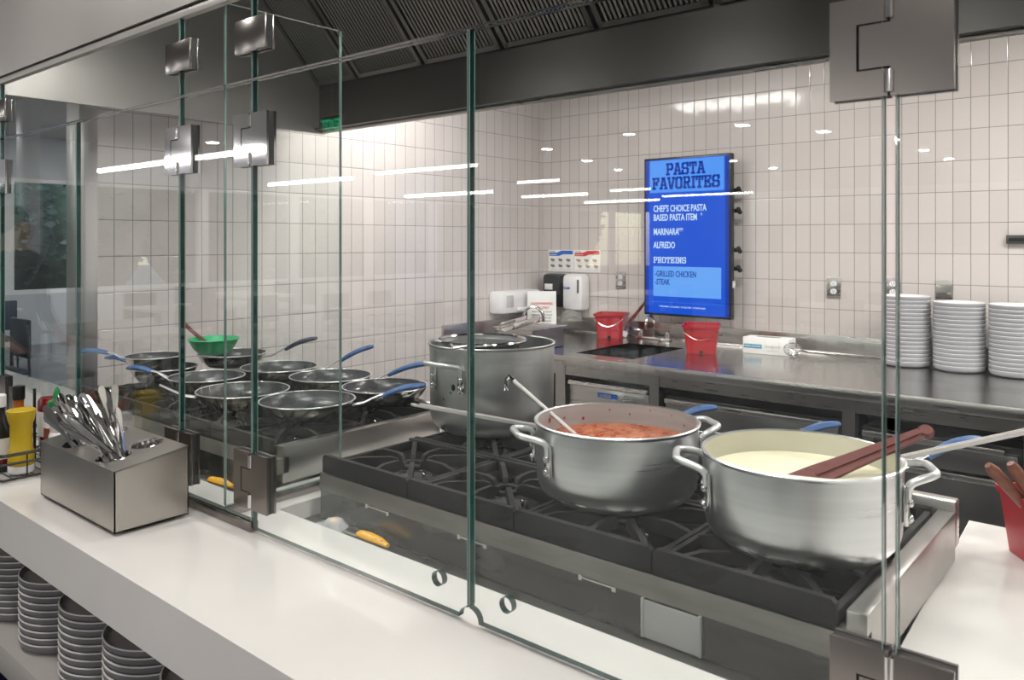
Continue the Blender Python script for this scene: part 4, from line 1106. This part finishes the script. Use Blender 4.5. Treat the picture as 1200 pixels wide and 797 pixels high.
ch = MB(); ch.box(XB-.0, XC_, GY-.010, GY+.010, CZ, .936, .002); ch.build('base_channel', M['satin'], gp)
gp = thing('glass_screen', 'fixed glass panel at the right edge beyond the large hinge', 'glass panel', (0, 0, 0))
pane_mesh('pane', XE+.006, .45, .938, ZT1, gp)
ch = MB(); ch.box(XE+.01, .45, GY-.010, GY+.010, CZ, .936, .002); ch.build('base_channel', M['satin'], gp)
gp = thing('glass_screen', 'fixed glass panel left of the far left door', 'glass panel', (0, 0, 0))
pane_mesh('pane', -3.66, XA-.002, .938, ZT1, gp)
# transoms
gp = thing('transom_glass', 'long clear glass transom above the two right doors', 'glass panel', (0, 0, 0))
pane_mesh('pane', XC_+.002, XE-.002, ZT0, ZT1, gp)
gp = thing('transom_glass', 'short clear glass transom above the narrow panel, held by two square clamps', 'glass panel', (0, 0, 0))
pane_mesh('pane', XB+.002, XC_-.002, ZT0, ZT1, gp)
gp = thing('transom_glass', 'clear glass transom above the far left doors', 'glass panel', (0, 0, 0))
pane_mesh('pane', XA+.002, XB-.002, ZT0, ZT1, gp)
for xj, lab in ((XC_, 'square steel glass clamp on the joint above the divider corner'), (XB, 'square steel glass clamp on the joint above the narrow panel\'s left edge'), (XA, 'square steel glass clamp on the joint at the left edge')):
    t = thing('glass_clamp', lab, 'clamp', (xj, GY, 1.965))
    MB().box(-.058, .058, -.012, -.0062, -.036, .036, .0008).build('clamp_plate', M['satin'], t)
    MB().box(-.058, .058, .0062, .012, -.036, .036, .0008).build('clamp_plate', M['satin'], t)
    g = MB(); g.box(-.057, .057, -.0062, .0062, -.035, .035); g.build('gasket', M['black'], t)
# divider running back between the stoves
dv_ = thing('glass_divider', 'clear glass divider running back between the two stoves', 'glass panel', (-1.637, GY+.01, .938))
L_ = .318
o = pane_mesh('pane', 0, L_, 0, 1.125, dv_, y=0, th=.008, edge='arris')
o.rotation_euler = (0, 0, PI/2)
MB().box(-.010, .010, .004, L_, -.024, -.002, .002).build('base_channel', M['satin'], dv_)

# ------------------------------------------------------------------ CUTLERY BOX
BX0, BX1, BY0, BY1 = -2.098, -1.696, .727, .888
cb = thing('cutlery_box', 'stainless cutlery holder box with sloping top on the white counter', 'cutlery holder', (BX0, BY0, CZ))
bw, bd = BX1-BX0, BY1-BY0
zf, zr = .134, .158
mb = MB()
mb.prism([(0, .006), (bd, .006), (bd, zr), (0, zf)], 0, .0025, 'YZ'); mb.prism([(0, .006), (bd, .006), (bd, zr), (0, zf)], bw-.0025, bw, 'YZ')
mb.box(0, bw, 0, .0025, .006, zf); mb.box(0, bw, bd-.0025, bd, .006, zr); mb.box(0, bw, 0, bd, .006, .009)
mb.build('shell', M['box_steel'], cb)
mb = MB(); mb.box(bw-.024, bw+.0015, .012, bd-.004, .012, .03); 
# top plate with four round holes made from a filled curve
cu = bpy.data.curves.new('top', 'CURVE'); cu.dimensions = '2D'; cu.fill_mode = 'BOTH'; cu.extrude = .0012
sl = math.hypot(bd, zr-zf)
def spl(pts):
    s = cu.splines.new('POLY'); s.points.add(len(pts)-1)
    for p_, q in zip(s.points, pts): p_.co = (q[0], q[1], 0, 1)
    s.use_cyclic_u = True
spl([(0, 0), (bw, 0), (bw, sl), (0, sl)])
holes = [(.290, .122, .033), (.300, .043, .035), (.115, .124, .030), (.115, .043, .035)]
for x, y, r in holes: spl([(x+r*math.cos(i*2*PI/32), y+r*math.sin(i*2*PI/32)) for i in range(32)])
tmp = bpy.data.objects.new('t', cu); C.objects.link(tmp); dg = bpy.context.evaluated_depsgraph_get(); dg.update()
me = bpy.data.meshes.new_from_object(tmp.evaluated_get(dg)); bpy.data.objects.remove(tmp); bpy.data.curves.remove(cu)
sla = math.atan2(zr-zf, bd)
me.transform(Matrix.Translation((0, 0, zf)) @ Matrix.Rotation(sla, 4, 'X'))
me.materials.clear(); me.materials.append(M['box_steel'])
o = bpy.data.objects.new('top_plate', me); C.objects.link(o); o.parent = cb
for x, y, r in holes:
    cy = y*math.cos(sla); cz = zf+y*math.sin(sla)
    MB().lathe([(r+.003, .001), (r, .002), (r-.001, -.002), (r-.003, -.10), (.001, -.102)], 28, T=LA((x, cy, cz)) @ Matrix.Rotation(sla, 4, 'X')).build('cup', M['chrome'], cb)
for x in (.02, bw-.02):
    for y in (.02, bd-.02): MB().lathe([(.008, 0), (.009, .006)], 12, T=LA((x, y, 0)), cap0=True, cap1=True).build('foot', M['white_plastic'], cb)

def fork_mesh(kind):
    mb = MB(); L = .20
    # handle end is +X end (up), business end at 0
    if kind == 'knife':
        mb.prism([(0, -.006), (.02, -.009), (.10, -.009), (.105, -.006), (.215, -.008), (.228, -.006), (.23, 0), (.228, .006), (.215, .008), (.105, .006), (.0, .004)], -.0018, .0018, 'XY')
        mb.tube([(.11, 0, 0), (.16, 0, 0), (.215, 0, 0), (.226, 0, 0)], [.004, .0052, .006, .004], 8, flat=.6)
    elif kind == 'fork':
        for k in range(4): mb.box(0, .05, -.0105+k*.006, -.0075+k*.006, -.001, .001)
        mb.prism([(.048, -.0105), (.07, -.0105), (.085, -.003), (.13, -.003), (.19, -.009), (.2, -.007), (.204, 0), (.2, .007), (.19, .009), (.13, .003), (.085, .003), (.07, .0105), (.048, .0105)], -.0014, .0014, 'XY')
    else:
        mb.sphere((.03, 0, 0), .03, n=10, sc=(1, .6, .12))
        mb.prism([(.055, -.004), (.13, -.003), (.185, -.009), (.198, -.006), (.202, 0), (.198, .006), (.185, .009), (.13, .003), (.055, .004)], -.0014, .0014, 'XY')
    return mb
proto = {}
def put(kind, cup, lab, lean_dir, lean, spin, offs):
    hx_, hy_, r = holes[cup]
    base = Vector((BX0+hx_, BY0+hy_, CZ+zf+hy_*math.sin(sla)))
    if kind not in proto:
        proto[kind] = fork_mesh(kind).build('table_'+kind, M['chrome']); o = proto[kind]
    else:
        o = proto[kind].copy(); C.objects.link(o)
    # direction of the handle: leaning toward lean_dir from vertical
    d = Vector((math.sin(lean)*math.cos(lean_dir), math.sin(lean)*math.sin(lean_dir), math.cos(lean)))
    q = d.to_track_quat('X', 'Z')
    o.rotation_mode = 'QUATERNION'
    from mathutils import Quaternion
    o.rotation_quaternion = q @ Quaternion((1, 0, 0), spin)
    o.location = base+Vector((offs[0], offs[1], 0))-d*.088
    tag(o, lab, kind, None)
    return o
rnd = random.Random(3)
def bunch(cup, n, kinds, dlo, dhi, llo, lhi, where, cupword):
    r = holes[cup][2]*.8
    for i in range(n):
        kd = kinds[i % len(kinds)]
        u = (i+.5)/n; ld_ = math.radians(rnd.uniform(dlo, dhi)); ln = math.radians(llo+(lhi-llo)*rnd.random())
        q = rnd.uniform(.1, 1)*r; aa = rnd.uniform(0, 2*PI)
        o = put(kd, cup, 'stainless %s leaning handle up in the %s cup of the cutlery box' % (kd, cupword), ld_, ln, rnd.uniform(0, 3.1), (q*math.cos(aa)*.8, q*math.sin(aa)))
        o['group'] = '%s pieces in the %s cup' % (kd, cupword)
bunch(1, 32, ['knife', 'fork', 'knife', 'fork', 'knife'], 165, 222, 36, 62, '', 'right front')
bunch(3, 22, ['fork', 'knife', 'fork'], 170, 215, 34, 58, '', 'left front')
bunch(2, 12, ['spoon', 'fork'], 150, 230, 12, 40, '', 'left rear')

# ------------------------------------------------------------------ CONDIMENTS
KX, KY = -2.46, .80
def bottle(name, lab, x, y, prof, m, parts=(), n=28, sc=(1, 1, 1), rz=0):
    t = thing(name, lab, 'bottle', (x, y, CZ+.006), rz)
    MB().lathe([(r, z) for r, z in prof], n, T=Matrix.Diagonal((*sc, 1)), cap0=True, cap1=True).build('bottle_body', m, t)
    for nm, pf, mm in parts: MB().lathe(pf, n, T=Matrix.Diagonal((*sc, 1)), cap0=True, cap1=True).build(nm, mm, t)
    return t
bottle('mustard_bottle', 'yellow squeeze mustard bottle standing in the black wire caddy', -2.343, .765,
       [(.030, .02), (.031, .03), (.031, .055), (.026, .065), (.026, .125), (.030, .135), (.033, .150), (.034, .163), (.032, .165)], M['mustard'],
       [('base_cap', [(.027, 0), (.031, .004), (.031, .02), (.027, .0205)], M['white_plastic'])])
t = bottle('steak_sauce_bottle', 'black sauce bottle with white cap and pale label at the left edge', -2.425, .738,
       [(.032, 0), (.034, .005), (.034, .09), (.03, .11), (.018, .135), (.014, .15), (.014, .172)], M['black_plastic'],
       [('cap', [(.017, .165), (.0175, .168), (.0175, .195), (.015, .198)], M['white_plastic'])])
MB().lathe([(.0346, .02), (.0346, .085)], 28).build('label_band', M['white_paper'], t)
MB().lathe([(.0349, .02), (.0349, .030)], 28).build('label_stripe', M['ketchup'], t)
t = bottle('sauce_bottle', 'amber sauce bottle with black cap behind the white capped one', -2.47, .80,
       [(.028, 0), (.029, .005), (.029, .11), (.02, .135), (.013, .15), (.013, .175)], M['amber'],
       [('cap', [(.0155, .17), (.016, .172), (.016, .206), (.013, .208)], M['black_plastic'])])
MB().lathe([(.0294, .03), (.0294, .09)], 28).build('label_band', M['black_plastic'], t)
t = bottle('ketchup_bottle', 'dark red upturned ketchup bottle behind the mustard', -2.46, .875,
       [(.026, .02), (.030, .03), (.034, .06), (.036, .13), (.034, .155), (.026, .165)], M['ketchup'],
       [('base_cap', [(.028, 0), (.03, .004), (.03, .02), (.026, .0205)], M['black_plastic'])], sc=(1.25, .8, 1))
MB().lathe([(.0346, .06), (.0365, .10), (.0365, .13)], 28, T=Matrix.Diagonal((1.25, .8, 1, 1))).build('label_band', M['white_paper'], t)
t = bottle('hot_sauce_bottle', 'clear hot sauce bottle with green pointed cap next to the cutlery', -2.37, .862,
       [(.030, 0), (.032, .005), (.032, .10), (.030, .118), (.018, .135), (.016, .15)], M['srira'],
       [('cap', [(.021, .148), (.022, .15), (.021, .17), (.010, .174), (.0095, .19), (.006, .20), (.002, .208)], M['lid_green'])])
MB().lathe([(.0324, .10), (.0305, .116)], 28).build('shoulder_band', M['white_plastic'], t)
t = bottle('pepper_shaker', 'pale jar of relish with a print label behind the cutlery box', -2.30, .845,
       [(.026, 0), (.028, .004), (.028, .09), (.024, .10)], M['white_plastic'],
       [('cap', [(.024, .10), (.025, .102), (.025, .120), (.023, .122)], M['ink_pale'])])
MB().lathe([(.0284, .02), (.0284, .08)], 28).build('label_band', M['ink_pale'], t)
ky = thing('wire_caddy', 'black wire caddy holding the condiment bottles on the white counter', 'caddy', (-2.44, .81, CZ))
hw_, hd_ = .155, .115
mb = MB()
for z in (.006, .045, .068):
    P = []
    for q, (cx, cy) in enumerate(((1, 1), (-1, 1), (-1, -1), (1, -1))):
        for i in range(5):
            a = q*PI/2+i*PI/8; P.append((cx*(hw_-.02)+.02*math.cos(a), cy*(hd_-.02)+.02*math.sin(a), z))
    mb.tube(P, .0032 if z != .068 else .0044, 6, closed=True)
mb.build('rail', M['black_plastic'], ky)
mb = MB()
for i in range(6):
    x = -hw_+.02+i*(2*hw_-.04)/5
    for s in (-1, 1): mb.tube([(x, s*hd_, .006), (x, s*hd_, .068)], .0028, 6)
for s in (-1, 1):
    for y in (-.05, .05): mb.tube([(s*hw_, y, .006), (s*hw_, y, .068)], .002, 6)
mb.build('upright_wires', M['black_plastic'], ky)
mb = MB()
for i in range(9):
    y = -hd_+.01+i*(2*hd_-.02)/8
    mb.tube([(-hw_, y, .0035), (hw_, y, .0035)], .0018, 6)
mb.build('floor_wires', M['black_plastic'], ky)
MB().tube([(0, .02, .006), (0, .02, .20), (0, .02, .205)], .004, 8).build('centre_post', M['black_plastic'], ky)

# ------------------------------------------------------------------ things in the well
wr = thing('wrapped_cup', 'small cup under crumpled clear film on the dark shelf behind the glass', 'cup', (-1.45, 1.100, .877))
MB().lathe([(.001, 0), (.017, 0), (.019, .02), (.018, .026), (.001, .026)], 24).build('cup_body', M['ink_grey'], wr)
MB().sphere((0, 0, .027), .014, n=8, sc=(1, .7, .35)).build('contents', M['yellow_grip'], wr)
fm = MB(); n_ = 12; vs = []; fs = []
for j in range(n_+1):
    for i in range(n_+1):
        x = -.07+.14*i/n_; y = -.042+.084*j/n_; r = math.hypot(x, y)
        vs.append((x, y, .003+.028*math.exp(-(r/.028)**4)+random.uniform(0, .005)))
for j in range(n_):
    for i in range(n_): fs.append((j*(n_+1)+i, j*(n_+1)+i+1, (j+1)*(n_+1)+i+1, (j+1)*(n_+1)+i))
fm.add(vs, fs, 0, True); fm.build('film', M['clear_plastic'], wr)
def scraper(lab, loc, rz):
    t = thing('yellow_scraper', lab, 'scraper', loc, rz)
    MB().tube([(0, 0, 0.012), (.03, 0, .013), (.06, .002, .012), (.09, .004, .008)], [.012, .0135, .012, .006], 12, flat=.7).build('grip', M['yellow_grip'], t)
    mb = MB()
    for x in (.018, .04, .06, .078): mb.sphere((x, -.0055, .0195), .0022, n=6)
    mb.build('rivet', M['white_plastic'], t)
    MB().box(-.055, .002, -.014, .014, .008, .0125, .002).build('blade', M['steel'], t)
scraper('yellow handled scraper lying on the dark shelf in front of the pot stove', (-1.372, 1.110, .878), math.radians(-2))
scraper('yellow handled scraper on the dark shelf behind the cutlery box', (-1.99, 1.105, .878), math.radians(5))

# ------------------------------------------------------------------ red bucket of tongs at the right
rb = pail('utensil_bucket', 'red square bucket of brown handled utensils on the white counter at the right edge', (-.188, 1.835, CZ), math.radians(35), w=.155, h=.128)
for i, (b0, tp) in enumerate((((-.135, 1.85, .94), (-.272, 1.738, 1.112)), ((-.125, 1.83, .94), (-.238, 1.755, 1.118)), ((-.14, 1.86, .94), (-.205, 1.80, 1.12)), ((-.12, 1.84, .94), (-.16, 1.76, 1.11)))):
    b0 = (b0[0]-.035, b0[1], b0[2]-.004); tp = (tp[0]-.012, tp[1], tp[2]-.008)
    t = thing('brown_tongs', 'brown handled utensil leaning out of the red bucket at the right edge', 'tongs', b0, group='brown handled utensils in the red bucket')
    v = Vector(tp)-Vector(b0)
    MB().tube([v*.0, v*.45], [.005, .005], 8).build('shaft', M['chrome'], t)
    MB().tube([v*.45, v*.5, v*.75, v*.93, v*1.0], [.008, .011, .0115, .012, .007], 12).build('handle', M['brown'], t)

# ------------------------------------------------------------------ DINING ROOM (seen in and through the glass)
def linear_lamp(x0, x1, y, z, lab):
    t = thing('linear_pendant', lab, 'pendant light', ((x0+x1)/2, y, z), group=None)
    L = (x1-x0)/2
    MB().box(-L, L, -.02, .02, .045, .06).build('housing', M['white_paint'], t)
    MB().box(-L+.005, L-.005, -.026, .026, -.012, .045, .01).build('diffuser', M['lamp'], t)
    for s in (-1, 1): MB().tube([(s*L*.8, 0, .05), (s*L*.8, 0, 3.06-z)], .003, 6).build('cable', M['black_plastic'], t)
F2, R2 = (-.6455, .7637), (.7637, .6455)
def mirror_at(px, py, z):
    u = (px-600)/931.0; t = 931*(z-1.53)/(282.5-py)
    X = t*(F2[0]+u*R2[0]); Yv = t*(F2[1]+u*R2[1]); return X, 2*GY-Yv
segs = [((320, 213), (408, 204)), ((440, 200), (560, 189.5)), ((480, 227), (572, 220.5)), ((606, 211), (656, 208)), ((613, 228), (687, 224)), ((688, 235), (770, 231)), ((716, 221), (762, 218.5)), ((778, 228), (880, 223)), ((135, 197), (290, 166))]
for i, ((ax, ay), (bx, by)) in enumerate(segs):
    for lz in (2.9, 2.75, 2.6, 2.45, 2.3):
        X0, Y0 = mirror_at(ax, ay, lz); X1_, Y1_ = mirror_at(bx, by, lz)
        if min(X0, X1_) > -12.6 and (Y0+Y1_)/2 > -21: break
    Ym = (Y0+Y1_)/2
    linear_lamp(min(X0, X1_), max(X0, X1_), Ym, lz-.075, 'lit linear ceiling light number %s in the dining room reflection' % i if False else 'lit linear ceiling light hanging over the dining room, row %s from the counter' % ['seven', 'four', 'nine', 'six', 'eight', 'ten', 'five', 'eleven', 'two'][i])
for X, Yv in DINE:
    t = thing('downlight', 'small round lit downlight in the dining room ceiling', 'downlight', (X, Yv, 3.055), group='round downlights of the dining room')
    MB().lathe([(.075, 0), (.08, -.006), (.06, -.008), (.055, -.002)], 20).build('trim_ring', M['white_paint'], t)
    MB().lathe([(.055, -.003), (.001, -.003)], 20).build('lens', M['down_lamp'], t)
for lx, ly in DOWN:
    t = thing('downlight', 'round lit downlight above the customer side of the counter', 'downlight', (lx, ly, 3.055), group='downlights over the customer side')
    MB().lathe([(.075, 0), (.08, -.006), (.06, -.008), (.055, -.002)], 20).build('trim_ring', M['white_paint'], t)
    MB().lathe([(.055, -.003), (.001, -.003)], 20).build('lens', M['hood_lamp'], t)
# exit sign
ex, ey = mirror_at(388, 146, 2.62)
es = thing('exit_sign', 'green lit exit sign hanging from the dining room ceiling', 'sign', (ex, ey, 2.62), PI)
MB().box(-.16, .16, 0, .03, -.09, .09, .004).build('housing', M['white_plastic'], es)
MB().box(-.15, .15, -.002, 0, -.08, .08).build('face', M['black_plastic'], es)
text_mesh('lettering', 'EXIT', .15, M['exit_green'], es, LA((0, -.004, -.055)), sx=.9, bold=.004, align='CENTER')
MB().tube([(0, .015, .09), (0, .015, .44)], .006, 8).build('hanger', M['white_plastic'], es)
# white column
cl = MB().box(-.09, .09, -.09, .09, 0, 3.06, .01).build('column', M['white_paint'], None, (-9.6, -1.35, 0)); tag(cl, 'slim white square column in the dining room', 'column', kind='structure')
# tables and chairs
def table(x, y, rz, lab):
    t = thing('dining_table', lab, 'table', (x, y, 0), rz)
    MB().box(-.75, .75, -.4, .4, .72, .75, .01).build('tabletop', M['table_top'], t)
    for sx_ in (-.66, .66):
        for sy_ in (-.32, .32): MB().tube([(sx_, sy_, 0), (sx_, sy_, .72)], .02, 8).build('leg', M['dark_steel'], t)
    return t
def chair():
    t = thing('dining_chair', 'dark blue dining chair at a light table in the dining room', 'chair', (0, 0, 0), 0, 'dining room chairs')
    MB().box(-.21, .21, -.21, .21, .43, .47, .015).build('seat', M['chair_dark'], t)
    MB().box(-.20, .20, .19, .225, .56, .88, .012, ).build('backrest', M['chair_dark'], t)
    for sx_ in (-.19, .19):
        for sy_ in (-.19, .2): MB().tube([(sx_*1.1, sy_*1.1, 0), (sx_, sy_, .44 if sy_ < 0 else .84)], .012, 8).build('leg', M['dark_steel'], t)
    return t
c0 = chair(); used = [False]
spots = [(-7.3, -1.3), (-9.2, -3.1), (-10.9, -1.0), (-7.2, -4.6), (-10.6, -4.6), (-5.0, -5.6), (-7.8, 1.6), (-10.6, 2.6), (-3.2, -8), (-6.5, -8.5)]
for i, (x, y) in enumerate(spots):
    table(x, y, PI/2 if i % 2 else 0, 'light topped dining table, %s from the left end of the counter' % ['first', 'second', 'third', 'fourth', 'fifth', 'sixth', 'seventh', 'eighth', 'ninth', 'tenth'][i])
    for s, dx in ((1, -.35), (1, .35), (-1, -.35), (-1, .35)):
        if not used[0]: c = c0; used[0] = True
        else: c = copy_tree(c0)
        if i % 2: c.location = (x+s*.62, y+dx, 0); c.rotation_euler = (0, 0, -PI/2 if s > 0 else PI/2)
        else: c.location = (x+dx, y+s*.62, 0); c.rotation_euler = (0, 0, 0 if s > 0 else PI)
# one person standing by the tables, seen as a dark reflection
def person(x, y, rz):
    t = thing('person', 'person in a dark shirt and trousers standing among the dining tables', 'person', (x, y, 0), rz)
    def grow(name, chain, mats, split=None):
        verts = [c[1] for c in chain]; idx = {c[0]: i for i, c in enumerate(chain)}
        edges = [(idx[c[3]], idx[c[0]]) for c in chain if c[3]]
        me = bpy.data.meshes.new(name); me.from_pydata(verts, edges, [])
        tmp = bpy.data.objects.new(name+'_tmp', me); C.objects.link(tmp)
        sk_ = tmp.modifiers.new('skin', 'SKIN'); sk_.use_smooth_shade = True
        for i, c in enumerate(chain):
            me.skin_vertices[0].data[i].radius = c[2]; me.skin_vertices[0].data[i].use_root = (i == 0)
        ss = tmp.modifiers.new('sub', 'SUBSURF'); ss.levels = 2; ss.render_levels = 2
        dg = bpy.context.evaluated_depsgraph_get(); dg.update()
        m2 = bpy.data.meshes.new_from_object(tmp.evaluated_get(dg)); bpy.data.objects.remove(tmp)
        m2.materials.clear()
        for m in mats: m2.materials.append(m)
        if split:
            for p in m2.polygons: p.material_index = split(p.center)
        o = bpy.data.objects.new(name, m2); C.objects.link(o); o.parent = t
        return o
    ch = [('pel', (0, 0, .95), (.15, .11), None), ('wa', (0, 0, 1.08), (.14, .10), 'pel'), ('ch', (0, .01, 1.28), (.165, .115), 'wa'), ('sh', (0, .01, 1.42), (.13, .09), 'ch'),
          ('ne', (0, 0, 1.50), (.055, .055), 'sh'), ('hd', (0, -.01, 1.59), (.082, .09), 'ne'), ('ht', (0, -.01, 1.68), (.075, .085), 'hd'), ('nose', (0, -.115, 1.60), (.014, .014), 'hd')]
    for s, n in ((-1, 'l'), (1, 'r')):
        ch += [('hip'+n, (s*.09, 0, .88), (.095, .095), 'pel'), ('kn'+n, (s*.10, -.01, .50), (.06, .06), 'hip'+n), ('an'+n, (s*.10, .02, .09), (.04, .04), 'kn'+n), ('to'+n, (s*.11, -.14, .04), (.04, .03), 'an'+n),
               ('so'+n, (s*.19, .01, 1.40), (.06, .06), 'sh'), ('el'+n, (s*.25, .03, 1.12), (.045, .045), 'so'+n), ('wr'+n, (s*.22, -.12, .93), (.03, .03), 'el'+n), ('pa'+n, (s*.21, -.18, .89), (.035, .022), 'wr'+n), ('th'+n, (s*.165, -.19, .875), (.011, .011), 'wr'+n)]
        for k in range(4): ch.append(('f%d%s' % (k, n), (s*(.237-k*.019), -.245-.008*(k % 3), .86), (.009, .009), 'pa'+n))
    def sp(c):
        if c.z > 1.47: return 0
        if c.y < -.10 and .80 < c.z < 1.0: return 0
        if c.z > .93: return 1
        return 2
    grow('body', ch, [M['skin'], M['shirt'], M['trousers']], sp)
    MB().sphere((0, .012, 1.66), .098, n=10, sc=(.95, 1.0, 1.02)).build('hair', M['hair'], t)
    return t
person(-5.6, .07, math.radians(60))

# everything that rests on a top stands a hair above it, so that no surfaces coincide
for o in list(C.objects):
    if o.parent is None and o.get('category') in ('bucket', 'box', 'whisk', 'sign', 'pan', 'faucet', 'cutlery holder', 'bottle', 'caddy', 'crate', 'cup', 'scraper') and abs(o.location.z) < 1.2:
        o.location.z += .0008
    if o.parent is None and o.get('category') == 'plate': o.location.z += .0006
